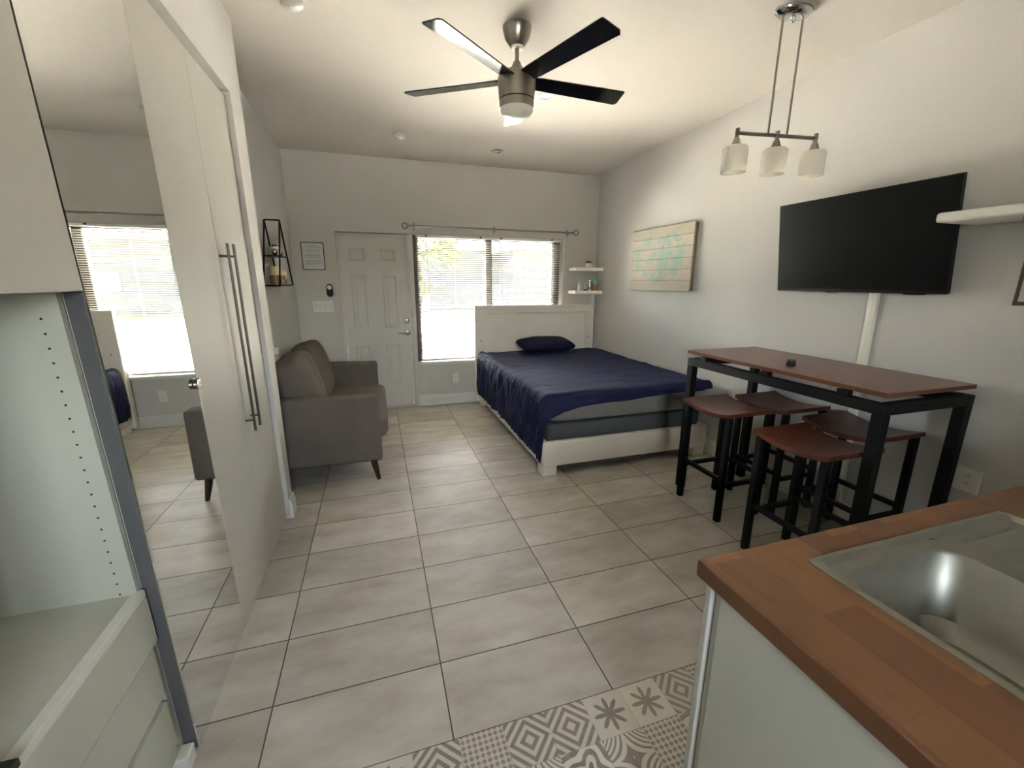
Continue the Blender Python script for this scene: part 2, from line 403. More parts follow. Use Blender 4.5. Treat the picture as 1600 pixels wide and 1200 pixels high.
def baseboard(name, segs):
    m = MB()
    for (axis, face, a, b, sgn) in segs:
        prof = [(face, 0), (face + sgn * .016, 0), (face + sgn * .016, .098), (face + sgn * .011, .112), (face + sgn * .008, .128), (face, .132)]
        m.prism(prof, axis, a, b) if axis == 'y' else m.prism(prof, 'x', a, b)
    return struct(m.build(name, M['trim']))
baseboard('baseboard_back', [('x', YB, WX0 - .004, XR, -1), ('x', YB, XL, .075, -1)])
baseboard('baseboard_right', [('y', XR, .02, YB - .016, -1)])
baseboard('baseboard_left', [('y', XL, 1.80, YB - .016, 1), ('y', XW, 1.695, 1.815, 1), ('x', 1.80, XL + .016, XW, 1)])

# door_1 : six-panel entry door, set back in its opening
dr = struct(MB().box(DX0, DX0 + .03, YB + .05, T - .02, 0, DZ).box(DX1 - .03, DX1, YB + .02, T - .02, 0, DZ).box(DX0, DX1, YB + .046, T - .02, DZ - .03, DZ)
            .box(DX1 - .012, WX0 - .006, YB - .012, YB + .03, 0, DZ)
            .box(DX0, DX1, YB + .01, T - .01, 0, .012).build('door_1', M['door'], bevel=.003))
YD = YB + .055
sl = MB().box(DX0 + .032, DX1 - .032, YD, YD + .044, .014, DZ - .032)
panels = []
for (xa, xb) in ((.205, .375), (.545, .715)):
    for (za, zb) in ((1.735, 1.875), (.975, 1.585), (.30, .785)): panels.append((xa, xb, za, zb))
slab = sl.build('door_slab', M['door'], dr, bevel=.002)
pm = MB()
for (xa, xb, za, zb) in panels:
    # raised moulding frame round a raised field
    def ring(x0, x1, z0, z1, w, y0, yp, m=pm):
        o = [(x0, z0), (x1, z0), (x1, z1), (x0, z1)]; i = [(x0 + w, z0 + w), (x1 - w, z0 + w), (x1 - w, z1 - w), (x0 + w, z1 - w)]
        mid = [(x0 + w / 2, z0 + w / 2), (x1 - w / 2, z0 + w / 2), (x1 - w / 2, z1 - w / 2), (x0 + w / 2, z1 - w / 2)]
        vs = [(a, y0, b) for a, b in o] + [(a, yp, b) for a, b in mid] + [(a, y0, b) for a, b in i]; fs = []
        for q in range(4):
            n_ = (q + 1) % 4; fs += [(q, n_, 4 + n_, 4 + q), (4 + q, 4 + n_, 8 + n_, 8 + q)]
        m.add(vs, fs)
    ring(xa, xb, za, zb, .03, YD, YD - .007)
    o = [(xa + .038, za + .038), (xb - .038, za + .038), (xb - .038, zb - .038), (xa + .038, zb - .038)]
    i = [(xa + .055, za + .055), (xb - .055, za + .055), (xb - .055, zb - .055), (xa + .055, zb - .055)]
    pm.add([(a, YD + .0005, b) for a, b in o] + [(a, YD - .004, b) for a, b in i], [(0, 1, 5, 4), (1, 2, 6, 5), (2, 3, 7, 6), (3, 0, 4, 7), (4, 5, 6, 7)])
pm.build('panel_moulding', M['door'], slab)
d = MB().lathe([(.031, 0), (.031, -.012), (.024, -.022), (.012, -.024)], (.800, YD, 1.055), axis='y'); d.build('deadbolt', M['nickel'], dr)
h = MB().lathe([(.033, 0), (.033, -.008), (.028, -.014), (.012, -.016), (.011, -.045), (.004, -.047)], (.805, YD, .91), axis='y')
h.tube([(.805, YD - .044, .91), (.77, YD - .048, .912), (.735, YD - .048, .91), (.695, YD - .042, .914)], [.011, .010, .008, .007])
h.build('lever_handle', M['nickel'], dr)

# window_1 : bronze aluminium frame behind two blinds
YG = YB + .125
wd = MB()
for (a, b) in ((WX0, WX0 + .07), (1.79, 1.865), (WX1 - .13, WX1 - .055)): wd.box(a, b, YG - .03, YG + .035, WZ0 + .02, WZ1)
wd.box(WX0, WX1, YG - .03, YG + .035, WZ0 + .0, WZ0 + .022).box(WX0, WX1, YG - .03, YG + .035, WZ1 - .04, WZ1)
wd.box(WX1 - .055, WX1, YG - .03, T - .01, WZ0, WZ1)
w1 = struct(wd.build('window_1', M['bronze'], bevel=.003))
MB().box(WX0 + .07, 1.79, YG, YG + .004, WZ0 + .022, WZ1 - .04).build('pane', M['glass'], w1)
MB().box(1.865, WX1 - .13, YG, YG + .004, WZ0 + .022, WZ1 - .04).build('pane', M['glass'], w1)
MB().rbox(WX0 - .012, WX1 + .01, YB - .03, YG - .032, WZ0 - .028, WZ0 + .004, .006).build('window_sill', M['trim'], w1)
# dark jamb lining at the door side of the window, white one at the other side
MB().box(WX0, WX0 + .006, YB + .002, YG - .03, WZ0 + .005, WZ1 - .002).build('dark_jamb_lining', M['bronze'], w1)
MB().box(WX1 - .022, WX1 - .001, YB - .004, YG - .03, WZ0 + .005, WZ1 - .002).build('white_jamb_lining', M['trim'], w1)

# ------------------------------------------------------------------ blinds
def blind(x0, x1, wand_x, label):
    y0 = YB + .032; ztop, zbot = 2.002, .560
    t = thing('window_blind', label, 'blind', ((x0 + x1) / 2, y0, zbot), group='white mini blinds in the window')
    MB().rbox(x0, x1, y0 - .016, y0 + .016, ztop, 2.033, .003).build('head_rail', M['blind'], t)
    m = MB(); n = 62; zs0 = zbot + .062; pitch = (ztop - .012 - zs0) / n; tilt = R(-18)
    for i in range(-8, n):
        z = zs0 + i * (pitch if i >= 0 else .0055); c = [(-.0125, -.0012), (-.006, .0006), (0, .0012), (.006, .0006), (.0125, -.0012)]
        pr = []
        for (a, b) in c: pr.append((y0 + a * math.cos(tilt) - b * math.sin(tilt), z + a * math.sin(tilt) + b * math.cos(tilt)))
        vs = [(x0 + .004, a, b) for a, b in pr] + [(x1 - .004, a, b) for a, b in pr]
        m.add(vs, [(j, j + 1, 6 + j, 5 + j) for j in range(4)])
    m.smooth = True
    m.build('slats', M['slat'], t)
    MB().rbox(x0 + .003, x1 - .003, y0 - .013, y0 + .013, zbot - .002, zbot + .016, .003).build('bottom_rail', M['blind'], t)
    cords = MB()
    for fx in (.12, .5, .88):
        X = x0 + (x1 - x0) * fx
        for dy in (-.0135, .0135): cords.tube([(X, y0 + dy, zbot), (X, y0 + dy, ztop)], .0008, 5)
    cords.build('ladder_cord', M['blind'], t)
    MB().tube([(wand_x, y0 - .022, ztop + .01), (wand_x + .004, y0 - .03, ztop - .3), (wand_x + .012, y0 - .028, 1.36)], .004, 8).build('tilt_wand', M['nickel'], t)
    for fx in (.13, .85):
        MB().rbox(x0 + (x1 - x0) * fx - .012, x0 + (x1 - x0) * fx + .012, y0 - .021, y0 + .017, ztop + .014, 2.034, .002).build('mounting_clip', M['charcoal'], t)
    return t
blind(.945, 1.843, 1.06, 'white slatted mini blind nearer the door, its wand by the left edge')
blind(1.848, 2.772, 1.955, 'white slatted mini blind on the bed side, partly behind the white headboard')

# curtain rod over the window
t = thing('curtain_rod', 'bare metal curtain rod with ring ends above the window blinds', 'curtain rod', (1.87, YB - .06, 2.10))
yr = YB - .06
MB().tube([(.85, yr, 2.117), (2.90, yr, 2.112)], .010).build('rod', M['nickel'], t)
for X, s_ in ((.835, -1), (2.915, 1)):
    m = MB(); m.tube([(X + .029 * math.cos(a) + s_ * .012, yr, 2.115 + .029 * math.sin(a)) for a in [2 * PI * i / 18 for i in range(19)]], .0085, 8)
    m.tube([(X - s_ * .03, yr, 2.115), (X - s_ * .012, yr, 2.115)], .011); m.build('finial', M['nickel'], t)
for X in (.925, 1.868, 2.83):
    m = MB().rbox(X - .010, X + .010, YB - .006, YB, 2.075, 2.155, .002); m.tube([(X, YB - .004, 2.10), (X, yr + .002, 2.098), (X, yr, 2.108)], .005, 8)
    m.build('bracket', M['nickel'], t)

# ------------------------------------------------------------------ wardrobe (mirror door + two white doors), leaning slightly like the photo's
SH = .043
XD = -.19
def leanbox(m, x0, x1, y0, y1, z0, z1, mi=0): return m.box(x0, x1, y0, y1, z0, z1, mi, SH)
wt = thing('wardrobe', 'tall white built-in wardrobe with a mirror door and two plain doors', 'wardrobe', (-.45, .95, 0))
def ldoor(name, y0, y1, z0, z1, m, parent, x0=XD - .019, x1=XD, bev=.0015):
    return leanbox(MB(), x0, x1, y0, y1, z0, z1).build(name, m, parent, bevel=bev)
c = MB()
leanbox(c, -.80, XD - .024, 1.672, 1.69, .0, 2.40)
leanbox(c, -.80, XD - .024, .215, .233, .0, 2.40)
leanbox(c, -.80, XD - .024, .233, 1.672, 2.39, 2.405); leanbox(c, -.80, XD - .024, .233, 1.672, .03, .048)
leanbox(c, -.81, -.80, .215, 1.69, 0, 2.40); leanbox(c, XD - .05, XD - .035, .233, 1.672, 0, .03)
c.build('carcass', M['white_lam'], wt)
md = ldoor('mirror_door', .2125, .7235, .022, 2.40, M['grey_edge'], wt, x0=XD - .043, x1=XD - .0045)
leanbox(MB(), XD - .0045, XD, .2125, .7215, .022, 2.40).build('mirror', M['mirror'], md)
zc = 1.145; yc = .7235 - SH * zc
pts = [(yc + .006, zc - .019), (yc + .006, zc + .019), (yc - .022, zc + .019)] + [(yc - .022 - .019 * math.sin(q), zc + .019 * math.cos(q)) for q in [PI * i / 10 for i in range(1, 10)]] + [(yc - .022, zc - .019)]
cl = MB().prism(pts, 'x', XD, XD + .013)
cl.build('mirror_clip', M['dark_nickel'], md, bevel=.002)
doors = []
for (a, b) in ((.7265, 1.1905), (1.1935, 1.688)): doors.append(ldoor('door', a, b, .022, 2.40, M['white_lam'], wt))
def bar_handle(yy, z0, z1, d):
    m = MB(); xo = XD + .038
    m.tube([(xo, yy, z1), (xo, yy + .022, z0)], .0062, 12)
    for z in (z0 + .055, z1 - .055):
        y_ = yy + .022 * (z1 - z) / (z1 - z0); m.tube([(XD, y_, z), (xo, y_, z)], .0052, 10)
    return m.build('handle', M['dark_nickel'], d)
bar_handle(1.135, .79, 1.672, doors[0]); bar_handle(1.225, .79, 1.675, doors[1])

# open storage cabinet at the near left: upper door, niche, drawers
st = thing('storage_cabinet', 'near white cabinet with an upper door, open niche and drawers, left of the mirror', 'cabinet', (-.45, -.2, 0))
YN = .209                                     # right end of the module, against the mirror door (leans like it)
ldoor('upper_door', -.50, YN - .002, 1.486, 2.40, M['white_lam'], st)
c = MB()
leanbox(c, -.80, XD - .044, YN - .018, YN, 0.06, 2.40)
c.build('side_panel', M['cab_white'], st)
c = MB(); leanbox(c, -.80, XD - .03, -.50, -.482, 0, 2.40); leanbox(c, -.81, -.80, -.50, YN, 0, 2.40)
leanbox(c, -.80, XD - .03, -.482, YN - .018, 2.385, 2.40); leanbox(c, -.80, XD - .03, -.482, YN - .018, 1.487, 1.505)
c.build('carcass', M['cab_white'], st)
for i in range(23):
    z = 1.425 - i * .0345; y = YN - .018 - SH * z
    vs = [(-.272 + .0028 * math.cos(a), y - .0005, z + .0028 * math.sin(a)) for a in [2 * PI * j / 10 for j in range(10)]]
    vs2 = [(v[0], v[1] + .0004, v[2]) for v in vs]
    MB().add(vs + vs2, [list(range(10)), list(range(10, 20))[::-1]] + [(j, (j + 1) % 10, 10 + (j + 1) % 10, 10 + j) for j in range(10)]).build('pin_hole', M['dark'], st)
c = MB(); leanbox(c, -.80, -.246, -.482, YN - .018, .640, .658); c.build('niche_floor', M['cab_white'], st)
c = MB(); leanbox(c, -.246, -.220, -.50, YN - .008, .640, .663); c.build('front_lip', M['trim'], st, bevel=.002)
for (a, b, xf, dy) in ((.484, .638, -.220, .008), (.300, .472, -.226, .026), (.100, .272, -.228, .026), (.062, .088, -.230, .026)):
    c = MB(); leanbox(c, xf - .016, xf, -.50, YN - dy, a, b); c.build('drawer', M['cab_white'], st, bevel=.002)
c = MB(); leanbox(c, -.275, -.262, -.50, YN - .018, 0, .638); c.build('drawer_gap_shade', M['dark'], st)  # dark sheet standing in for the shade in the drawer gaps
c = MB().rbox(-.245, -.200, .150, YN - .002, 0, .058, .006); c.build('plinth', M['trim'], st)
c = MB().rbox(-.246, -.206, -.342, -.300, .663, .682, .004); c.build('drawer_catch', M['charcoal'], st)

# ------------------------------------------------------------------ sofa
sx0, sx1, sy0, sy1 = -.335, .428, 2.07, 3.66
sf = thing('loveseat', 'grey velvet loveseat with tapered brown legs against the left wall', 'sofa', (.05, 2.86, 0))
aw = .135
for (ya, yb) in ((sy0, sy0 + aw), (sy1 - aw, sy1)):
    m = MB(); bm = bmesh.new()
    poly = [(sx0 + .02, .175), (sx1, .172), (sx1, .672), (sx0 + .02, .700)]
    vs = [bm.verts.new((x, ya, z)) for x, z in poly] + [bm.verts.new((x, yb, z)) for x, z in poly]
    for f in [(3, 2, 1, 0), (4, 5, 6, 7), (0, 1, 5, 4), (1, 2, 6, 5), (2, 3, 7, 6), (3, 0, 4, 7)]: bm.faces.new([vs[i] for i in f])
    bmesh.ops.bevel(bm, geom=bm.edges[:], offset=.022, segments=3, profile=.5, affect='EDGES')
    m.frombm(bm); m.smooth = True; m.build('arm', M['sofa'], sf)
MB().rbox(sx0 + .02, sx1 - .03, sy0 + .12, sy1 - .12, .175, .30, .02).build('base', M['sofa'], sf, smooth=True)
def seatf(w, q): return w + Vector((0, 0, .012 * (1 - q.x ** 2) * (1 - q.y ** 2) if q.z > 0 else 0))
MB().puff((.165, (sy0 + sy1) / 2, .375), (.325, (sy1 - sy0) / 2 - aw - .002, .082), 9, 14, seatf).build('seat_cushion', M['sofa'], sf)
bk = MB().prism([(-.345, .18), (-.20, .18), (-.24, .66), (-.30, .78), (-.345, .78)], 'y', sy0 + .03, sy1 - .03); bk.build('back', M['sofa'], sf, bevel=.02, seg=3)
cw = (sy1 - sy0 - 2 * aw + .05) / 2
for i in range(2):
    yc = sy0 + aw - .025 + cw * (i + .5)
    def bf(w, q, i=i):
        s_ = 1 + .10 * (1 - q.y ** 2)
        wr = .012 * noise.noise(Vector((w.y * 6 + i * 7, w.z * 5, i * 3)))
        return Vector((w.x * (.86 + .28 * (1 - q.y ** 4) * (1 - q.z ** 2)) + wr, w.y, w.z * (1 + .05 * (1 - q.y ** 2)) + .010 * noise.noise(Vector((w.y * 5, i * 9, 0)))))
    MB().puff((-.150, yc, .692), (.122, cw / 2 - .003, .252), 5.5, 18, bf, rot=Matrix.Rotation(R(-14), 3, 'Y')).build('back_cushion', M['sofa'], sf)
for (X, Y, dx, dy) in ((.36, sy0 + .06, .03, -.012), (.36, sy1 - .06, .03, .012), (-.28, sy0 + .06, -.02, -.012), (-.28, sy1 - .06, -.02, .012)):
    MB().tube([(X, Y, .176), (X + dx * .25, Y + dy * .25, .12), (X + dx, Y + dy, 0)], [.027, .024, .0145], 16).build('leg', M['sofa_leg'], sf)

# ------------------------------------------------------------------ bed
bx0, bx1, by0, by1 = 1.630, 3.20, 1.765, 3.985
bd = thing('bed_frame', 'white upholstered bed frame with a framed headboard below the window', 'bed', (2.41, 2.9, 0))
MB().rbox(bx0, bx1, by0, by0 + .055, .078, .285, .014).build('foot_rail', M['bedwhite'], bd, smooth=True)
for xa in (bx0, bx1 - .055): MB().rbox(xa, xa + .055, by0 + .055, by1, .078, .285, .014).build('side_rail', M['bedwhite'], bd, smooth=True)
MB().box(bx0 + .05, bx1 - .05, by0 + .05, by1 - .01, .165, .19).build('slat_base', M['dark'], bd)
for (X, Y) in ((bx0 + .005, by0 + .008), (bx1 - .125, by0 + .008), (bx0 + .005, by1 - .13), (bx1 - .125, by1 - .13)):
    MB().rbox(X, X + .12, Y, Y + .12, 0, .078, .004).build('leg', M['bedwhite'], bd)
hb = MB(); hx0, hx1, hz = 1.598, 3.20, 1.228; hy0, hy1 = 3.985, 4.052
fw, ft = .105, .095
hb.rbox(hx0, hx1, hy0, hy1, hz - ft, hz, .006).rbox(hx0, hx0 + fw, hy0, hy1, .03, hz - ft + .004, .006).rbox(hx1 - fw, hx1, hy0, hy1, .03, hz - ft + .004, .006)
head = hb.build('headboard', M['bedwhite'], bd)
MB().rbox(hx0 + fw - .01, hx1 - fw + .01, hy0 + .024, hy1 - .005, .20, hz - ft + .01, .004).build('headboard_panel', M['bedwhite'], head)
for X in (hx0 + .075, hx1 - .055): MB().lathe([(.009, 0), (.009, -.003), (.004, -.004)], (X, hy0, .80), axis='y', n=14).build('bolt_cap', M['nickel'], head)
MB().rbox(1.70, 3.175, 1.845, 3.97, .192, .400, .03, 4).build('x', M['boxspring'], None, smooth=True)
o = bpy.data.objects['x']; o.name = 'box_spring'; tag(recenter(o), 'dark grey box spring base inside the white bed frame', 'box spring')
m = MB(); m.puff((2.437, 2.905, .533), (.737, 1.06, .130), 14, 22, lambda w, q: w + Vector((0, 0, .006 * noise.noise(w * 3) if q.z > -.5 else 0)))
tag(recenter(m.build('mattress', M['mattress'])), 'light grey mattress between the box spring and the navy comforter', 'mattress')

# navy comforter, draped over the left side and foot corner
xr, xl, yh, yf, zt = 3.205, 1.690, 3.955, 1.828, .672
NA, NB = 190, 260
def fold(a, b):
    """a: metres of cloth from the wall edge, b: metres from the headboard edge"""
    W, L = xr - xl, yh - yf
    da, db = max(0, a - W), max(0, b - L)
    drop = math.hypot(da, db); th = math.atan2(db, da) if drop > 1e-6 else 0
    x = xr - min(a, W); y = yh - min(b, L); z = zt
    rr = .062                                     # rounded shoulder
    if drop > 0:
        arc = rr * PI / 2
        if drop < arc: q = drop / rr; hor = rr * math.sin(q); dz = rr * (1 - math.cos(q))
        else: hor = rr + .006 + (drop - arc) * .03; dz = rr + (drop - arc) * .995
        w = noise.noise(Vector((a * 2.2, b * 6.5, 1.3)))
        side = max(0, da) / (drop + 1e-9); front = max(0, db) / (drop + 1e-9)
        hang = min(1, drop / .12)
        n1 = noise.noise(Vector((b * 15 + a * 3, a * 3.2, 5))); n2 = noise.noise(Vector((b * 34 + a * 9, a * 5, 8)))
        rip = (.013 * (1 - 2.2 * abs(n1)) + .003 * (1 - 2 * abs(n2)) + .002 * math.sin(b * 75 + 6 * noise.noise(Vector((b * 2.7, a * 3.4, 0)))) - .008) * side + .006 * n1 * front
        hor += hang * (rip + .018 * w * (.35 + .65 * side))
        x -= hor * math.cos(th); y -= hor * math.sin(th); z -= dz
    # softness of the top
    ea = max(0, 1 - abs(a - W) / .45)
    z += .014 * noise.noise(Vector((a * 1.8, b * 1.8, 4))) + .007 * noise.noise(Vector((a * 5, b * 9, 2)))
    if drop == 0:
        z += ea ** 3 * .007 * (.4 - 1.6 * abs(noise.noise(Vector((b * 15 + a * 7, a * 4, 5)))))
        z += .004 * (.3 - abs(noise.noise(Vector((b * 6, a * 2.2, 11)))))
        d2 = .05 * max(0, 1 - (W - a) / .1) ** 2 + .05 * max(0, 1 - (L - b) / .1) ** 2
        z -= 0
        z -= .06 * max(0, 1 - a / .05) ** 2       # tucks down at the wall
        z -= .020 * max(0, (.3 - (yh - (yh - b))) / .3) if b < .3 else 0
    return (x, y, max(z, .06))
def amax(b):                                       # left edge of the cloth, by distance from the head
    L = yh - yf
    return (xr - xl) + .548 + .010 * math.sin(b * 5.5) + .016 * noise.noise(Vector((b * 7, 0, 0))) + .02 * max(0, (b - 1.6) / .6)
def bmaxf(a):
    L, W = yh - yf, xr - xl
    pts_ = [(0, .09), (.3, .105), (.8, .125), (1.265, .15), (1.42, .18), (1.5, .215), (1.56, .22), (9, .20)]
    for (p0, q0), (p1, q1) in zip(pts_, pts_[1:]):
        if a <= p1: return L + q0 + (q1 - q0) * (a - p0) / (p1 - p0) + .006 * math.sin(a * 9)
    return L + .2
vs, fs = [], []
for i in range(NA + 1):
    for j in range(NB + 1):
        s_, t_ = i / NA, j / NB
        b0 = t_ * (yh - yf + .2); a = s_ * amax(min(b0, yh - yf)); b = t_ * bmaxf(a)
        vs.append(fold(a, b))
for i in range(NA):
    for j in range(NB): q = i * (NB + 1) + j; fs.append((q, q + 1, q + NB + 2, q + NB + 1))
m = MB().add(vs, fs); m.smooth = True
cf = m.build('comforter', M['navy'])
so = cf.modifiers.new('thick', 'SOLIDIFY'); so.thickness = .018; so.offset = -.6
tag(recenter(cf), 'navy blue comforter draped over the bed and hanging down its near side', 'comforter')
# pillow
def pf(w, q):
    e = (1 - abs(q.x) ** 3) * (1 - abs(q.y) ** 3)
    return Vector((w.x * (1 + .05 * abs(q.y) ** 4), w.y * (1 + .06 * abs(q.x) ** 4), w.z * (.12 + .88 * e ** .55) + .006 * noise.noise(w * 9)))
m = MB().puff((2.43, 3.735, .765), (.345, .20, .078), 5, 18, pf, rot=Matrix.Rotation(R(-4), 3, 'Z') @ Matrix.Rotation(R(6), 3, 'X'))
tag(recenter(m.build('pillow', M['navy_dark'])), 'dark navy pillow lying by the white headboard', 'pillow')

# ------------------------------------------------------------------ bar table and stools
tb = thing('bar_table', 'tall narrow bar table with a brown wood top on a black metal frame', 'table', (2.89, .74, 0))
tx0, tx1, ty0, ty1, tz = 2.582, 3.205, .099, 1.388, 1.038
MB().rbox(tx0, tx1, ty0, ty1, tz - .022, tz, .003).build('tabletop', M['tablewood'], tb)
fx0, fx1, fy0, fy1, fz = 2.562, 3.19, .088, 1.352, .988
ls = .05
for (X, Y) in ((fx0, fy0), (fx1 - ls, fy0), (fx0, fy1 - ls), (fx1 - ls, fy1 - ls)):
    MB().rbox(X, X + ls, Y, Y + ls, 0, fz - .05 - .0005, .003).build('leg', M['black'], tb)
fr = MB().rbox(fx0, fx0 + ls, fy0, fy1, fz - .05, fz, .003).rbox(fx1 - ls, fx1, fy0, fy1, fz - .05, fz, .003)
fr.rbox(fx0 + ls, fx1 - ls, fy0, fy0 + ls, fz - .05, fz, .003).rbox(fx0 + ls, fx1 - ls, fy1 - ls, fy1, fz - .05, fz, .003)
fr.build('frame', M['black'], tb)
for (X, Y) in ((tx0 + .09, ty0 + .16), (tx0 + .09, ty1 - .20), (tx1 - .16, ty0 + .16), (tx1 - .16, ty1 - .20), (tx0 + .09, .70), (tx1 - .16, .70)):
    xa = fx0 + .005 if X < 2.9 else fx1 - ls + .005
    MB().rbox(xa, xa + .04, Y, Y + .05, fz, tz - .022, .002).build('spacer_block', M['black'], tb)

def make_stool(loc, rz, label):
    s_ = thing('bar_stool', label, 'stool', loc, rz, 'bar stools at the tall table')
    a, b, H = .186, .208, .735                     # half depth x, half width y, seat height
    m = MB(); n = 12
    top = []; bot = []
    for i in range(n + 1):
        for j in range(5):
            y = -b + 2 * b * i / n; x = -a + 2 * a * j / 4; u = (y / b)
            z = H - .030 * (1 - u * u) - .0
            top.append((x, y, z)); bot.append((x, y, z - .026))
    vs = top + bot; N = len(top); fs = []
    for i in range(n):
        for j in range(4):
            q = i * 5 + j; fs += [(q, q + 1, q + 6, q + 5), (N + q, N + q + 5, N + q + 6, N + q + 1)]
    for i in range(n):
        fs += [(i * 5, (i + 1) * 5, N + (i + 1) * 5, N + i * 5), (i * 5 + 4, N + i * 5 + 4, N + (i + 1) * 5 + 4, (i + 1) * 5 + 4)]
    for j in range(4): fs += [(j, N + j, N + j + 1, j + 1), (n * 5 + j, n * 5 + j + 1, N + n * 5 + j + 1, N + n * 5 + j)]
    m.add(vs, fs); m.smooth = True; m.build('seat', M['stoolwood'], s_, local=True, bevel=.003)
    lw_ = .017; ox, oy = a - .03, b - .028
    zt_ = H - .030 * (1 - (oy / b) ** 2) - .0275
    for sx in (-1, 1):
        for sy in (-1, 1):
            MB().rbox(sx * ox - lw_, sx * ox + lw_, sy * oy - lw_, sy * oy + lw_, 0, zt_, .002).build('leg', M['black'], s_, local=True)
    for sx in (-1, 1):
        MB().rbox(sx * ox - .012, sx * ox + .012, -oy + lw_, oy - lw_, .272, .298, .002).build('stretcher', M['black'], s_, local=True)
    for sy in (-1, 1):
        MB().rbox(-ox + lw_, ox - lw_, sy * oy - .012, sy * oy + .012, .235, .261, .002).build('stretcher', M['black'], s_, local=True)
    return s_
st0 = make_stool((2.638, 1.02, 0), 0, 'brown-seated black bar stool on the room side, nearest the bed')
def stool(loc, label):
    c = copy_tree(st0); c.location = loc; c['label'] = label; return c
stool((2.575, .372, 0), 'brown-seated black bar stool on the room side, nearest the counter')
stool((3.052, .985, 0), 'brown-seated black bar stool on the wall side, nearest the bed')
stool((3.045, .468, 0), 'brown-seated black bar stool on the wall side, nearest the counter')

# remote on the table
t = thing('remote_control', 'small dark remote control lying on the brown bar table', 'remote control', (2.80, .752, tz), R(-51))
MB().rbox(-.024, .024, -.058, .058, 0, .022, .006, 3).build('casing', M['plastic_black'], t, local=True)
m = MB()
for i in range(4):
    for j in range(2): m.rbox(-.013 + j * .016, -.003 + j * .016, -.04 + i * .02, -.03 + i * .02, .022, .0235, .0006, 1)
m.build('buttons', M['charcoal'], t, local=True)

# ------------------------------------------------------------------ television and its cable channel
tv = thing('television', 'large black flat television tilted forward on the right wall', 'television', (XR, .77, 1.46))
bl_, br_, ztb = 1.252, .290, 1.458
tl = R(8.6); hgt = .562
def tvp(u, v, w):       # u: 0..1 left to right (towards -y), v: height along the tilted panel, w: depth behind the face
    y = bl_ + (br_ - bl_) * u
    return (3.182 - math.sin(tl) * v + math.cos(tl) * w, y, ztb + math.cos(tl) * v + math.sin(tl) * w)
def tvbox(u0, u1, v0, v1, w0, w1):
    vs = [tvp(u, v, w) for w in (w0, w1) for v in (v0, v1) for u in (u0, u1)]
    return MB().add(vs, [(0, 2, 3, 1), (4, 5, 7, 6), (0, 1, 5, 4), (2, 6, 7, 3), (0, 4, 6, 2), (1, 3, 7, 5)])
tvbox(0, 1, 0, hgt, .002, .03).build('bezel', M['plastic_black'], tv, bevel=.003)
tvbox(.008, .992, .016, hgt - .007, 0, .0025).build('screen', M['screen'], tv)
tvbox(.18, .82, .05, .34, .03, .048).build('rear_housing', M['plastic_black'], tv, bevel=.006)
tvbox(.36, .44, -.004, .004, .001, .004).build('badge', M['charcoal'], tv)
tvbox(.80, .90, -.007, .0, .008, .022).build('sensor', M['plastic_black'], tv)
MB().rbox(XR - .022, XR - .001, .60, .94, 1.60, 1.90, .004).rbox(XR - .075, XR - .018, .66, .70, 1.66, 1.86, .004).rbox(XR - .075, XR - .018, .84, .88, 1.66, 1.86, .004).build('wall_bracket', M['black'], tv)
m = MB().prism([(XR, .625), (XR - .006, .622), (XR - .018, .630), (XR - .020, .652), (XR - .018, .674), (XR - .006, .682), (XR, .679)], 'z', .135, 1.50)
m.v = [(v[0], v[1] + (v[2] - .8) * .012, v[2]) for v in m.v]
tag(recenter(m.build('cable_channel', M['plate'])), 'white vertical cable channel on the wall below the television', 'cable channel')

# plank picture
t = thing('plank_picture', 'pale plank wall picture with faded teal shapes beside the television', 'picture', (XR, 2.22, 1.428))
m = MB()
for i in range(6): m.rbox(XR - .040, XR - .024, 2.205, 3.175, 1.430 + i * .1035, 1.430 + (i + 1) * .1035 - .0012, .002, 1)
m.build('plank_panel', M['art'], t)
m = MB()
for y in (2.205, 3.14): m.rbox(XR - .024, XR, y, y + .035, 1.44, 2.04, .002)
for z in (1.44, 2.005): m.rbox(XR - .024, XR, 2.205, 3.175, z, z + .035, .002)
m.build('back_frame', M['art_edge'], t)

# framed picture at the right edge
t = thing('framed_picture', 'small brown framed picture at the right edge of the photo under the white shelf', 'picture', (XR, -.05, 1.42))
y0, y1, z0, z1 = -.20, .072, 1.415, 1.66
fr = MB().rbox(XR - .02, XR, y0, y1, z0, z0 + .018, .002).rbox(XR - .02, XR, y0, y1, z1 - .018, z1, .002).rbox(XR - .02, XR, y0, y0 + .018, z0, z1, .002).rbox(XR - .02, XR, y1 - .012, y1, z0, z1, .002)
fr.build('frame', M['frame_wood'], t)
MB().box(XR - .012, XR - .006, y0 + .015, y1 - .010, z0 + .015, z1 - .015).build('print', M['paper'], t)
m = MB().rbox(XR - .0135, XR - .0121, y0 + .05, y1 - .03, z0 + .045, z0 + .075, .0006, 1); m.build('print_mark', M['charcoal'], t)

# white floating shelf at the right edge, with a puck light below
t = thing('floating_shelf', 'thick white floating shelf at the right edge above the counter', 'shelf', (3.13, -.2, 1.79))
MB().rbox(2.955, XR, -.75, .281, 1.784, 1.828, .012, 4).build('board', M['trim'], t, smooth=True)
MB().lathe([(.035, 0), (.035, -.012), (.028, -.016), (.0, -.016)], (3.07, .0, 1.784), n=24).build('puck_light', M['chrome'], t)

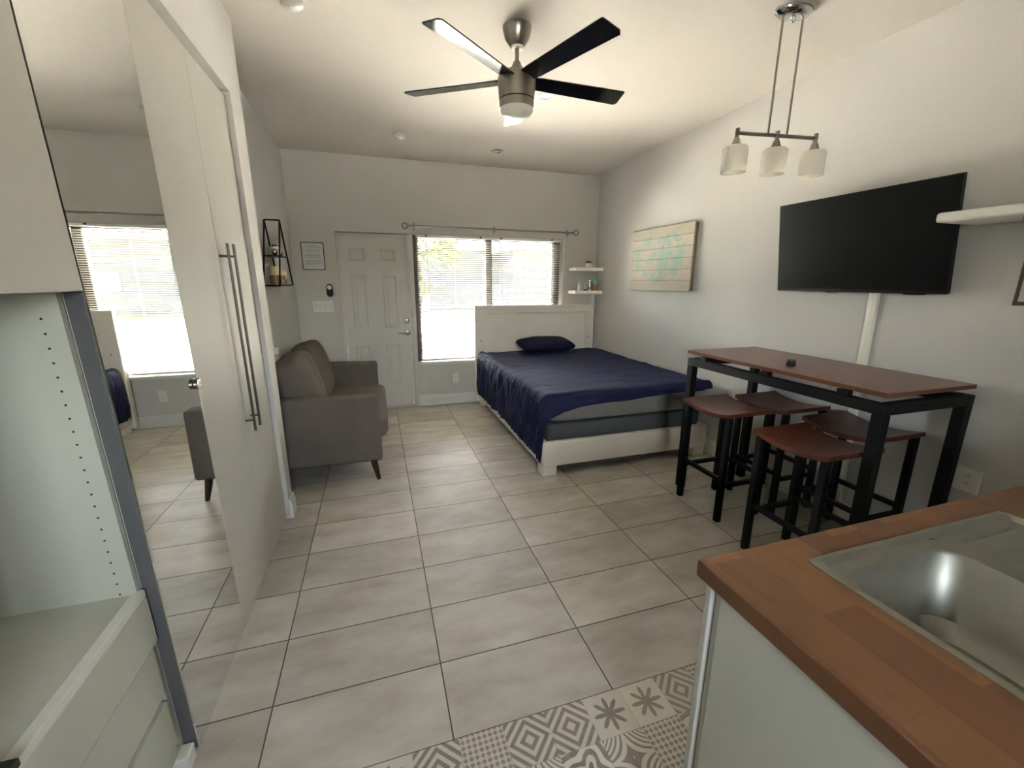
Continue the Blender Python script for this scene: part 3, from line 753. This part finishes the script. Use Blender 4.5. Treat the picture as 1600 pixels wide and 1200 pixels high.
# ------------------------------------------------------------------ corner shelves and what stands on them
def corner_shelf(z, label):
    o = MB().rbox(2.872, XR, 3.868, YB, z - .038, z, .004).build('corner_shelf', M['bright_white'])
    return tag(recenter(o), label, 'shelf', 'corner shelves beside the window')
corner_shelf(1.690, 'upper white corner shelf holding a small potted plant')
corner_shelf(1.404, 'lower white corner shelf holding candles and an ornament')
def potted(name, label, c, r, h, pot_m, leafy):
    t = thing(name, label, 'plant', c)
    MB().lathe([(.0, 0), (r * .7, 0), (r * .95, h * .25), (r, h * .7), (r * .92, h), (r * .82, h), (r * .8, h * .85), (0, h * .85)], c, 28).build('pot', pot_m, t)
    m = MB()
    rnd = random.Random(3)
    for i in range(60):
        th = rnd.uniform(0, 2 * PI); ph = math.acos(rnd.uniform(.05, 1)); L = leafy * rnd.uniform(.75, 1.05)
        d = Vector((math.sin(ph) * math.cos(th), math.sin(ph) * math.sin(th), math.cos(ph) * .85))
        b = Vector(c) + Vector((0, 0, h * .84)); side = d.cross(Vector((0, 0, 1))).normalized() * .006
        nrm = side.cross(d).normalized() * .003
        p0, p1, p2 = b + d * L * .15, b + d * L * .65, b + d * L
        m.add([p0 - side * .5, p0 + side * .5, p1 + side + nrm, p1 - side + nrm, p2, p1 - nrm], [(0, 1, 2, 3), (3, 2, 4), (0, 3, 5), (1, 5, 2), (3, 4, 5), (2, 5, 4), (0, 5, 1)])
    m.build('leaves', M['leaf'], t); return t
potted('potted_succulent', 'small green plant in a pale pot on the upper corner shelf', (3.085, 3.945, 1.690), .045, .055, M['pot_white'], .062)
t = thing('jar_candle', 'pale blue jar candle at the left of the lower corner shelf', 'candle', (2.975, 3.93, 1.404))
MB().lathe([(0, 0), (.035, 0), (.037, .01), (.037, .09), (.034, .09), (.033, .05), (0, .05)], (2.975, 3.93, 1.404), 24).build('glass', M['paleblue'], t)
MB().lathe([(0, .0), (.032, 0), (.032, .012), (0, .012)], (2.975, 3.93, 1.454), 24).build('wax', M['pot_white'], t)
for (X, Y, r) in ((3.030, 3.915, .013), (3.048, 3.93, .015), (3.035, 3.95, .012)):
    o = MB().puff((X, Y, 1.404 + r * .62), (r, r * 1.1, r * .65), 2.2, 5).build('pebble', M['stone'])
    tag(recenter(o), 'small brown pebble beside the jar candle on the lower corner shelf', 'pebble', 'pebbles on the lower corner shelf')
t = thing('branch_ornament', 'slender leafy silver ornament in the middle of the lower corner shelf', 'ornament', (3.105, 3.935, 1.404))
MB().lathe([(0, 0), (.024, 0), (.024, .02), (.010, .03), (.008, .05), (0, .05)], (3.105, 3.935, 1.404), 20).build('foot', M['silver'], t)
m = MB(); m.tube([(3.105, 3.935, 1.45), (3.11, 3.935, 1.49), (3.10, 3.935, 1.53), (3.11, 3.935, 1.555)], .005, 8)
for i, (dx, z) in enumerate(((-.028, 1.475), (.028, 1.49), (-.026, 1.51), (.026, 1.525), (-.02, 1.545), (.016, 1.56))):
    m.puff((3.105 + dx * .7, 3.935, z), (.02, .006, .012), 2, 4)
m.build('leaf_spray', M['silver'], t)
def pillar(X, Y, z, r, h, label, grp):
    t = thing('pillar_candle', label, 'candle', (X, Y, z), group=grp)
    MB().lathe([(0, 0), (r, 0), (r, h * .52), (0, h * .52)], (X, Y, z), 28).build('sand_base', M['tan'], t)
    MB().lathe([(0, h * .52), (r, h * .52), (r, h * .97), (r * .9, h), (r * .3, h - .006), (0, h - .006)], (X, Y, z), 28).build('wax', M['teal'], t)
    MB().tube([(X, Y, z + h - .008), (X + .002, Y, z + h + .008)], .0012, 6).build('wick', M['dark'], t)
pillar(3.175, 3.915, 1.404, .037, .145, 'teal and tan pillar candle at the right end of the lower corner shelf', None)

# tall white board between headboard and corner
o = MB().rbox(3.203, 3.252, YB - .026, YB - .001, .14, 1.362, .004).build('corner_board', M['bright_white'])
tag(recenter(o), 'narrow white vertical board in the corner below the shelves, right of the headboard', 'board')

# ------------------------------------------------------------------ A-frame wall shelf, left wall
t = thing('wall_rack', 'black metal A-frame wall rack above the loveseat', 'shelf', (XL, 2.95, 1.475))
rb, rf = XL + .007, XL + .118
zt2, zb2, ya, yA, yB = 1.99, 1.475, 2.93, 2.65, 3.215
def bar(m, p, q, w=.0065): m.tube([p, q], w, 4)
m = MB()
for X in (rb, rf):
    bar(m, (X, ya, zt2), (X, yA, zb2)); bar(m, (X, ya, zt2), (X, yB, zb2)); bar(m, (X, yA, zb2), (X, yB, zb2))
for (Y, Z) in ((ya, zt2), (yA, zb2), (yB, zb2)): bar(m, (rb, Y, Z), (rf, Y, Z))
zs = 1.705; fA = (zt2 - zs) / (zt2 - zb2); ysa, ysb = ya + (yA - ya) * fA, ya + (yB - ya) * fA
for X in (rb, rf): bar(m, (X, ysa, zs), (X, ysb, zs))
m.smooth = False
m.build('frame', M['black'], t, smooth=False)
MB().box(rb, rf, ysa + .004, ysb - .004, zs - .003, zs + .006).build('middle_shelf', M['charcoal'], t)
MB().box(rb, rf, yA + .004, yB - .004, zb2 - .003, zb2 + .006).build('bottom_shelf', M['sofa_leg'], t)
xm = (rb + rf) / 2
potted('potted_plant', 'small green plant in a round white pot on the black wall rack', (xm, ysa + .13, zs + .006), .046, .07, M['pot_white'], .045)
for i, (Y, r, lab) in enumerate(((ysa + .05, .026, 'silver ball left of the plant on the black wall rack'), (ysa + .235, .027, 'silver ball right of the plant on the black wall rack'))):
    o = MB().puff((xm + .015, Y, zs + .006 + r), (r, r, r), 2, 8).build('decor_ball', M['silver']); tag(recenter(o), lab, 'ball', 'silver balls on the wall rack')
def jar(Y, r, h, label, frac):
    c = (xm, Y, zb2 + .006); t = thing('candle_jar', label, 'candle', c, group='candles on the wall rack')
    MB().lathe([(0, 0), (r, 0), (r, h * frac), (0, h * frac)], c, 28).build('brown_glass', M['candle_brown'], t)
    MB().lathe([(0, h * frac), (r, h * frac), (r, h), (r * .9, h), (r * .88, h - .008), (0, h - .008)], c, 28).build('wax', M['candle'], t)
jar(2.84, .045, .145, 'large cream and brown candle at the near end of the black wall rack', .52)
jar(3.06, .040, .115, 'shorter cream and brown candle at the far end of the black wall rack', .4)
c = (rf - .025, 2.955, zb2 + .006)
t = thing('candle_holder', 'little rose gold candle holder between the two candles on the wall rack', 'candle holder', c)
MB().lathe([(0, 0), (.02, 0), (.018, .008), (.008, .015), (.008, .045), (.02, .055), (.021, .075), (.016, .075), (.014, .06), (0, .06)], c, 22).build('cup', M['gold'], t)

# ------------------------------------------------------------------ things on the back wall
t = thing('framed_notice', 'framed sheet of printed house notes on the back wall left of the door', 'notice', (-.153, YB, 1.625))
x0, x1, z0, z1 = -.266, -.040, 1.627, 1.916; fw_ = .008
fr = MB().box(x0, x1, YB - .014, YB, z0, z0 + fw_).box(x0, x1, YB - .014, YB, z1 - fw_, z1).box(x0, x0 + fw_, YB - .014, YB, z0 + fw_, z1 - fw_).box(x1 - fw_, x1, YB - .014, YB, z0 + fw_, z1 - fw_)
fr.build('frame', M['charcoal'], t)
MB().box(x0 + fw_, x1 - fw_, YB - .006, YB - .001, z0 + fw_, z1 - fw_).build('sheet', M['paper'], t)
rnd = random.Random(5)
for i in range(14):
    m = MB()
    z = z1 - .035 - i * .0155
    if i in (2, 5, 9): continue
    x = x0 + .04
    end = x1 - (.035 if i < 13 else .11)
    if i == 0: x, end = x0 + .075, x1 - .08
    while x < end - .01:
        w = rnd.uniform(.012, .034); w = min(w, end - x); m.box(x, x + w, YB - .0068, YB - .0058, z, z + .0055); x += w + .004
    m.build('text_line', M['ink'], t)

t = thing('doorbell_receiver', 'small black rounded receiver with a white round button beside the door', 'receiver', (-.018, YB, 1.34))
X = -.018; pts = []
for i in range(17): a = PI * i / 16; pts.append((X + .034 * math.cos(a), 1.446 + .034 * math.sin(a)))
for i in range(17): a = PI + PI * i / 16; pts.append((X + .034 * math.cos(a), 1.374 + .034 * math.sin(a)))
MB().prism(pts, 'y', YB - .022, YB).build('body', M['plastic_black'], t, bevel=.004)
MB().lathe([(0, 0), (.024, 0), (.024, -.004), (.02, -.006), (0, -.006)], (X, YB - .022, 1.443), axis='y', n=24).build('button', M['plate'], t)

def wallplate(name, label, cat, c, w, h, face, kind, grp=None):
    """face: 'y' plate on the back wall, 'x-' on the right wall, 'x+' on the left wall"""
    t = thing(name, label, cat, c, group=grp)
    def put(m, a0, a1, b0, b1, d0, d1, r=.002):
        if face == 'y': m.rbox(c[0] + a0, c[0] + a1, c[1] - d1, c[1] - d0, c[2] + b0, c[2] + b1, r, 2)
        elif face == 'x-': m.rbox(c[0] - d1, c[0] - d0, c[1] + a0, c[1] + a1, c[2] + b0, c[2] + b1, r, 2)
        else: m.rbox(c[0] + d0, c[0] + d1, c[1] + a0, c[1] + a1, c[2] + b0, c[2] + b1, r, 2)
        return m
    put(MB(), -w / 2, w / 2, -h / 2, h / 2, 0, .007).build('plate', M['plate'], t)
    if kind == 'switch':
        for i in range(4): put(MB(), -w / 2 + w * (i + .5) / 4 - .016, -w / 2 + w * (i + .5) / 4 + .016, -.032, .032, .006, .011).build('rocker', M['trim'], t)
    elif kind == 'outlet':
        for s_ in (-1, 1): put(MB(), -.017, .017, s_ * .02 - .014, s_ * .02 + .014, .006, .009).build('receptacle', M['plate'], t)
        m = MB()
        for s_ in (-1, 1):
            for q in (-.006, .006): put(m, q - .0012, q + .0012, s_ * .02 - .004, s_ * .02 + .006, .0085, .0094, .0003)
        m.build('slots', M['dark'], t)
    return t
wallplate('light_switch', 'wide ivory four-gang switch plate under the receiver beside the door', 'switch', (-.103, YB, 1.235), .208, .122, 'y', 'switch')
wallplate('wall_outlet', 'white wall outlet under the window, left of the bed', 'outlet', (1.357, YB, .33), .078, .125, 'y', 'outlet', 'wall outlets')
wallplate('wall_outlet', 'white wall outlet low on the right wall behind the bar table', 'outlet', (XR, .065, .545), .10, .125, 'x-', 'outlet', 'wall outlets')
lo = wallplate('wall_outlet', 'wall outlet with a small plug-in night light above the loveseat', 'outlet', (XL, 2.70, .985), .078, .12, 'x+', 'outlet', 'wall outlets')
MB().rbox(XL + .008, XL + .04, 2.68, 2.725, .93, .985, .006).build('night_light', M['plate'], lo)

# ------------------------------------------------------------------ ceiling fan
fc = Vector((1.277, 1.402, 2.585)); zc_ = ZC
fn = thing('ceiling_fan', 'brushed nickel ceiling fan with five black blades and a white light dome', 'ceiling fan', (fc.x, fc.y, zc_))
MB().lathe([(0, 0), (.078, 0), (.077, -.015), (.066, -.055), (.040, -.088), (.034, -.094), (0, -.094)], (fc.x, fc.y, zc_), 40).build('canopy', M['nickel'], fn)
MB().lathe([(0, 0), (.036, 0), (.037, -.006), (.032, -.012), (0, -.012)], (fc.x, fc.y, zc_ - .090), 32).build('canopy_ring', M['plate'], fn)
MB().tube([(fc.x, fc.y, zc_ - .098), (fc.x, fc.y, 2.62)], .0115, 16).build('downrod', M['nickel'], fn)
MB().lathe([(0, 0), (.018, 0), (.032, -.03), (.038, -.062), (0, -.062)], (fc.x, fc.y, 2.675), 32).build('yoke_cover', M['nickel'], fn)
MB().lathe([(0, .045), (.060, .045), (.092, .038), (.103, .022), (.104, -.01), (.098, -.085), (0, -.085)], (fc.x, fc.y, 2.575), 48).build('motor_housing', M['nickel'], fn)
MB().lathe([(0, 0), (.0965, 0), (.0965, -.007), (0, -.007)], (fc.x, fc.y, 2.490), 48).build('dark_band', M['dark'], fn)
MB().lathe([(0, 0), (.0975, 0), (.096, -.038), (0, -.038)], (fc.x, fc.y, 2.483), 48).build('light_ring', M['nickel'], fn)
MB().lathe([(0, 0), (.093, 0), (.092, -.010), (.076, -.030), (.046, -.045), (.016, -.050), (0, -.0505)], (fc.x, fc.y, 2.445), 48).build('light_dome', M['white_glass'], fn)
for kf in range(5):
    A = R(2.7 + 72 * kf); pit = R(11)
    d = Vector((math.cos(A), math.sin(A), 0)); tt = Vector((-math.sin(A), math.cos(A), 0))
    t1 = tt * math.cos(pit) - Vector((0, 0, 1)) * math.sin(pit); nn = d.cross(t1).normalized()
    out = [(.085, -.046), (.14, -.052), (.645, -.066), (.655, -.062), (.668, .040), (.655, .060), (.14, .050), (.085, .044)]
    vs = [fc + d * r_ + t1 * w_ + nn * h_ for h_ in (-.0035, .0035) for (r_, w_) in out]; n = len(out)
    b = MB().add(vs, [list(range(n))[::-1], list(range(n, 2 * n))] + [(i, (i + 1) % n, n + (i + 1) % n, n + i) for i in range(n)])
    bl = b.build('blade', M['black_gloss'], fn, bevel=.0015)
    ar = MB()
    vs = [fc + d * r_ + t1 * w_ + nn * h_ for h_ in (.0035, .011) for (r_, w_) in [(.07, -.022), (.17, -.016), (.17, .016), (.07, .022)]]
    ar.add(vs, [(0, 1, 2, 3), (4, 7, 6, 5), (0, 4, 5, 1), (1, 5, 6, 2), (2, 6, 7, 3), (3, 7, 4, 0)]); ar.build('blade_iron', M['nickel'], bl)

# smoke detectors and recessed lights
def detector(X, Y, z, label):
    t = thing('smoke_detector', label, 'smoke detector', (X, Y, z), group='smoke detectors')
    MB().lathe([(0, 0), (.058, 0), (.058, -.010), (0, -.010)], (X, Y, z), 32).build('mounting_ring', M['trim'], t)
    MB().lathe([(0, -.010), (.052, -.010), (.050, -.030), (.040, -.040), (.012, -.042), (.01, -.044), (0, -.044)], (X, Y, z), 32).build('cover', M['trim'], t)
detector(.775, 3.34, ZC - .002, 'white smoke detector on the ceiling between the fan and the door')
detector(.169, 1.50, ZC, 'white smoke detector cut off by the top edge of the photo')
def canlight(X, Y, z, label):
    t = thing('recessed_light', label, 'light', (X, Y, z), group='recessed ceiling lights')
    MB().lathe([(.052, 0), (.060, -.001), (.060, -.006), (.044, -.008), (.040, -.002), (.040, 0)], (X, Y, z), 32).build('trim_ring', M['trim'], t)
    MB().lathe([(0, 0), (.042, 0), (.042, -.0035), (0, -.0035)], (X, Y, z), 24).build('lens', M['white_glass'], t)
canlight(1.765, 3.54, ZC - .010, 'small recessed ceiling light nearest the window wall')
canlight(1.745, 2.16, ZC, 'small recessed ceiling light partly hidden behind a fan blade')

# ------------------------------------------------------------------ pendant
pc = Vector((2.545, .833, ZC)); bd_ = Vector((.99, -.136, 0)).normalized(); zb_ = 2.27
pn = thing('pendant_light', 'three-shade brushed nickel pendant hanging over the bar table', 'pendant light', tuple(pc))
ra = math.atan2(bd_.y, bd_.x)
MB().lathe([(0, 0), (.098, 0), (.097, -.012), (.082, -.024), (.05, -.032), (0, -.034)], pc, 40, 1, .62, ra).build('canopy', M['chrome'], pn)
MB().lathe([(0, 0), (.010, 0), (.012, -.012), (.006, -.022), (0, -.024)], pc + Vector((0, 0, -.033)), 16).build('finial', M['chrome'], pn)
mid = Vector((pc.x, pc.y, zb_))
for s_ in (-1, 1):
    MB().tube([pc + bd_ * s_ * .056 + Vector((0, 0, -.02)), mid + bd_ * s_ * .056], .0055, 10).build('rod', M['nickel'], pn)
b = MB(); b.tube([mid - bd_ * .245, mid + bd_ * .245], .0095, 4); b.build('cross_bar', M['nickel'], pn, smooth=False)
for q in (-.235, 0, .235):
    c = mid + bd_ * q
    hd = MB().tube([c + Vector((0, 0, .022)), c + Vector((0, 0, -.03))], .0105, 12)
    hd.lathe([(0, 0), (.015, 0), (.026, -.034), (.028, -.042), (0, -.042)], c + Vector((0, 0, -.026)), 24)
    hb_ = hd.build('lamp_holder', M['nickel'], pn)
    sh = MB().lathe([(.026, -.064), (.052, -.064), (.060, -.070), (.0625, -.085), (.0625, -.190), (.0595, -.190), (.0595, -.088), (.056, -.072), (.026, -.067)], c, 36, 1.02, .94, ra)
    sh.f = sh.f[:-2]
    sh.build('shade', M['white_glass'], hb_)

# ------------------------------------------------------------------ kitchen counter
kc = thing('base_cabinet', 'white kitchen base cabinet below the wooden worktop', 'cabinet', (2.1, -.77, 0))
MB().box(1.122, 3.25, -1.05, -.502, .09, .11).box(1.122, 1.14, -1.05, -.502, .11, .87).box(2.10, 3.25, -1.05, -.502, .11, .87).box(1.14, 2.10, -1.05, -1.035, .72, .87).build('carcass', M['cab_white'], kc)
MB().box(1.114, 1.122, -1.062, -.520, .003, .869).build('end_panel', M['cab_white'], kc, bevel=.002)
MB().box(1.110, 3.25, -.500, -.482, .0, .87).build('back_panel', M['white_lam'], kc, bevel=.004)
MB().box(1.16, 3.25, -.99, -.51, 0, .09).build('toe_kick', M['dark'], kc)
for i in range(4):
    X = 1.135 + i * .525
    dd = MB().rbox(X, X + .518, -1.07, -1.051, .10, .862, .002).build('door', M['white_lam'], kc)
    m = MB().tube([(X + .05, -1.10, .62), (X + .05, -1.10, .80)], .006, 10)
    for z in (.64, .78): m.tube([(X + .05, -1.07, z), (X + .05, -1.10, z)], .005, 8)
    m.build('handle', M['nickel'], dd)

SX0, SX1, SY0, SY1 = 1.330, 2.035, -.965, -.530         # sink cut-out / rim outer
def rrect(x0, x1, y0, y1, r, n=8):
    p = []
    for (cx_, cy_, a0) in ((x1 - r, y1 - r, 0), (x0 + r, y1 - r, 90), (x0 + r, y0 + r, 180), (x1 - r, y0 + r, 270)):
        for i in range(n + 1): a = R(a0 + 90 * i / n); p.append((cx_ + r * math.cos(a), cy_ + r * math.sin(a)))
    return p
# worktop as four staves of one mesh round the cut-out
wt_ = MB(); e = .012
wx0, wx1, wy0, wy1, wz = 1.104, XR - .001, -1.085, -.456, .910
xs = [wx0, SX0 + e, SX1 - e, wx1]; ys = [wy0, SY0 + e, SY1 - e, wy1]
vs = []; fs = []
for z in (wz - .04, wz):
    for y in ys:
        for x in xs: vs.append((x, y, z))
for j in range(3):
    for i in range(3):
        if i == 1 and j == 1: continue
        q = j * 4 + i; fs += [(q, q + 4, q + 5, q + 1), (16 + q, 16 + q + 1, 16 + q + 5, 16 + q + 4)]
def wallq(a, b): fs.append((a, b, b + 16, a + 16))
for i in range(3): wallq(i, i + 1); wallq(12 + i + 1, 12 + i)
for j in range(3): wallq(j * 4 + 4, j * 4); wallq(j * 4 + 3, j * 4 + 7)
wallq(5, 9); wallq(9, 10); wallq(10, 6); wallq(6, 5)
wt_.add(vs, fs)
tag(recenter(wt_.build('worktop', M['butcher'], bevel=.003)), 'reddish brown wooden butcher-block worktop at the lower right', 'worktop')

sk = thing('kitchen_sink', 'stainless steel sink with a drainer set into the wooden worktop', 'sink', ((SX0 + SX1) / 2, (SY0 + SY1) / 2, wz))
n = 8
rim_o = rrect(SX0, SX1, SY0, SY1, .018, n); rim_i = rrect(SX0 + .014, SX1 - .014, SY0 + .014, SY1 - .014, .020, n)
pan = rrect(SX0 + .024, SX1 - .024, SY0 + .024, SY1 - .024, .02, n)
bas_o = rrect(SX0 + .026, SX0 + .372, SY0 + .040, SY1 - .052, .055, n)
def loop3(p, z): return [(a, b, z) for a, b in p]
def bridge(m, loops):
    N = len(loops[0]); o = []
    vs = [v for L in loops for v in L]
    fs = [(i * N + j, i * N + (j + 1) % N, (i + 1) * N + (j + 1) % N, (i + 1) * N + j) for i in range(len(loops) - 1) for j in range(N)]
    m.add(vs, fs); return m
m = MB(); bridge(m, [loop3(rim_o, wz + .0002), loop3(rim_o, wz + .003), loop3(rim_i, wz + .0055), loop3(pan, wz - .004)]); m.smooth = True
m.build('rim', M['steel'], sk)
# deck between rim and bowl: outer pan loop to a bowl loop, same vertex count, then the flat drainer
m = MB(); zb = wz - .004
dk_x = SX0 + .385
pan_l = rrect(SX0 + .024, dk_x, SY0 + .024, SY1 - .024, .02, n)
bridge(m, [loop3(pan_l, zb), loop3(bas_o, zb + .001)])
m.build('bowl_deck', M['steel'], sk, smooth=True)
m = MB()
bi = rrect(SX0 + .034, SX0 + .364, SY0 + .048, SY1 - .060, .05, n); bb = rrect(SX0 + .052, SX0 + .346, SY0 + .066, SY1 - .078, .06, n)
bc = rrect(SX0 + .085, SX0 + .313, SY0 + .10, SY1 - .112, .05, n)
bridge(m, [loop3(bas_o, zb + .001), loop3(bi, zb - .006), loop3(bb, wz - .155), loop3(bc, wz - .185)])
N = len(bc); m.add(loop3(bc, wz - .185), [list(range(N))]); m.smooth = True
m.build('bowl', M['steel'], sk)
m = MB(); m.lathe([(0, .001), (.03, .001), (.040, .003), (.044, .0), (.030, -.004), (0, -.004)], (SX0 + .199, (SY0 + SY1) / 2 - .01, wz - .183), 28)
m.build('drain', M['chrome'], sk)
# drainer with ribs
m = MB(); nx, ny = 10, 44
dx0, dx1, dy0, dy1 = dk_x - .001, SX1 - .024, SY0 + .024, SY1 - .024
vs = []; fs = []
for i in range(nx + 1):
    for j in range(ny + 1):
        x = dx0 + (dx1 - dx0) * i / nx; y = dy0 + (dy1 - dy0) * j / ny
        inx = min(1, min(i, nx - i) / 1.0); v = (y - dy0) / (dy1 - dy0)
        rib = -.0035 if (abs((v * 6) % 1 - .5) < .13 and .08 < v < .92 and 0 < i < nx) else 0
        vs.append((x, y, zb + rib))
for i in range(nx):
    for j in range(ny): q = i * (ny + 1) + j; fs.append((q, q + 1, q + ny + 2, q + ny + 1))
m.add(vs, fs); m.smooth = True; m.build('drainer', M['steel'], sk)

struct(MB().box(-1.5, XR + .6, YB + .18, YB + 1.15, 2.45, 2.60).build('added_sun_eave', M['trim']))  # unseen overhang, put in to block direct sun at the window
# ------------------------------------------------------------------ outside, seen through the blinds
struct(MB().box(-40, 45, YB + .18, 21.5, -.22, -.12).build('ground_drive', M['concrete']))
struct(MB().box(-25, 28, -22, YR - .15, -.22, -.12).build('ground_yard', M['concrete']))
struct(MB().box(-30, 40, 17.0, 28.6, 4.95, 5.1).build('added_shade_roof', M['roof']))  # unseen roof, added to shade the houses across the drive
o = MB().box(-40, 45, 21.5, 60, -.22, -.10).build('lawn', M['grass']); o['kind'] = 'stuff'; tag(o, 'strip of green lawn beyond the pale concrete drive', 'grass')
def house(x0, x1, y, zw, label, grp):
    h = thing('house', label, 'house', ((x0 + x1) / 2, y + 3, -.1), group=grp)
    MB().box(x0, x1, y, y + 6, -.1, zw).build('wall', M['stucco'], h)
    MB().prism([(y - .5, zw), (y + 6.5, zw), (y + 3, zw + 1.3)], 'x', x0 - .5, x1 + .5).build('roof', M['roof'], h)
    for i in range(2):
        X = x0 + (x1 - x0) * (.25 + .5 * i); w = MB().box(X - .7, X + .7, y - .05, y, .9, 2.0).build('window', M['fence'], h)
        MB().box(X - .62, X + .62, y - .07, y - .05, .97, 1.93).build('pane', M['pane_dark'], w)
house(9.4, 22, 27, 3.5, 'pale house across the drive, seen through the right-hand blind', 'houses across the drive')
house(-6, 8.2, 30, 3.7, 'pale house across the drive, half behind the tree in the left-hand blind', 'houses across the drive')
fnc = thing('fence', 'low pale fence behind the lawn, seen through the left-hand blind', 'fence', (5, 25.5, -.1))
m = MB()
for i in range(60): m.box(-2 + i * .19, -2 + i * .19 + .16, 25.5, 25.53, -.1, 1.35)
m.build('pickets', M['fence'], fnc); MB().box(-2.1, 9.5, 25.53, 25.58, .9, 1.0).box(-2.1, 9.5, 25.53, 25.58, .2, .3).build('rail', M['fence'], fnc)
tr_ = thing('tree', 'leafy yellow-green tree across the drive, seen through the left-hand blind', 'tree', (3.1, 23.0, -.1))
MB().tube([(3.1, 23, -.07), (3.15, 23, 1.2), (3.05, 23.05, 2.6)], [.22, .17, .13], 12).build('trunk', M['bark'], tr_)
m = MB(); rnd = random.Random(11)
for i in range(2600):
    th = rnd.uniform(0, 2 * PI); u = rnd.uniform(-1, 1); rr_ = rnd.uniform(.55, 1) ** .5
    q = Vector((math.sqrt(1 - u * u) * math.cos(th) * 2.3, math.sqrt(1 - u * u) * math.sin(th) * 2.0, u * 2.6)) * rr_
    q *= 1 + .25 * noise.noise(q * .8); c = Vector((2.85, 23, 3.4)) + q
    a = Vector((rnd.uniform(-1, 1), rnd.uniform(-1, 1), rnd.uniform(-1, 1))).normalized(); b = a.cross(Vector((rnd.uniform(-1, 1), rnd.uniform(-1, 1), rnd.uniform(-1, 1)))).normalized()
    L = rnd.uniform(.13, .24); m.add([c - a * L, c + b * L * .5, c + a * L, c - b * L * .5], [(0, 1, 2, 3)])
m.build('leaves', M['foliage'], tr_)

# ------------------------------------------------------------------ light
w = bpy.data.worlds.new('sky'); scene.world = w; w.use_nodes = True; nt = w.node_tree
sky = nt.nodes.new('ShaderNodeTexSky'); sky.sky_type = 'NISHITA'; sky.sun_disc = False
sky.sun_elevation = R(58); sky.sun_rotation = R(14); sky.air_density = 1; sky.dust_density = 2.5; sky.ozone_density = .6
bg = nt.nodes['Background']; hz_ = nt.nodes.new('ShaderNodeHueSaturation'); hz_.inputs['Saturation'].default_value = .3; nt.links.new(sky.outputs[0], hz_.inputs['Color']); nt.links.new(hz_.outputs[0], bg.inputs[0])   # hazy sky; bg.inputs[1].default_value = .14
sd = bpy.data.lights.new('sun', 'SUN'); sd.energy = 16; sd.angle = R(1); sd.color = (1, .965, .935)
so_ = bpy.data.objects.new('sun', sd); COL.objects.link(so_); so_.rotation_euler = (R(-26), 0, R(14)); so_.location = (0, -5, 12)
# sky portal in the window opening (guides the daylight that comes in through the window)
pd = bpy.data.lights.new('window_portal', 'AREA'); pd.shape = 'RECTANGLE'; pd.size = WX1 - WX0; pd.size_y = WZ1 - WZ0; pd.cycles.is_portal = True
po = bpy.data.objects.new('window_portal', pd); COL.objects.link(po); po.location = ((WX0 + WX1) / 2, YB + .175, (WZ0 + WZ1) / 2); po.rotation_euler = (R(-90), 0, 0)
p2 = bpy.data.lights.new('added_window_portal', 'AREA'); p2.shape = 'RECTANGLE'; p2.size = RX1 - RX0; p2.size_y = RZ1 - RZ0; p2.cycles.is_portal = True  # guides daylight through the added rear window
po2 = bpy.data.objects.new('added_window_portal', p2); COL.objects.link(po2); po2.location = ((RX0 + RX1) / 2, YR - .145, (RZ0 + RZ1) / 2); po2.rotation_euler = (R(90), 0, 0)

vs_ = scene.view_settings
scene.display_settings.display_device = 'sRGB'; vs_.view_transform = 'Standard'; vs_.look = 'None'; vs_.gamma = 1; vs_.use_curve_mapping = False
vs_.exposure = 3.72
cy = scene.cycles
cy.max_bounces = 14; cy.diffuse_bounces = 8; cy.glossy_bounces = 5; cy.transmission_bounces = 6; cy.transparent_max_bounces = 12
cy.caustics_reflective = False; cy.caustics_refractive = False; cy.sample_clamp_indirect = 8
cy.use_denoising = True
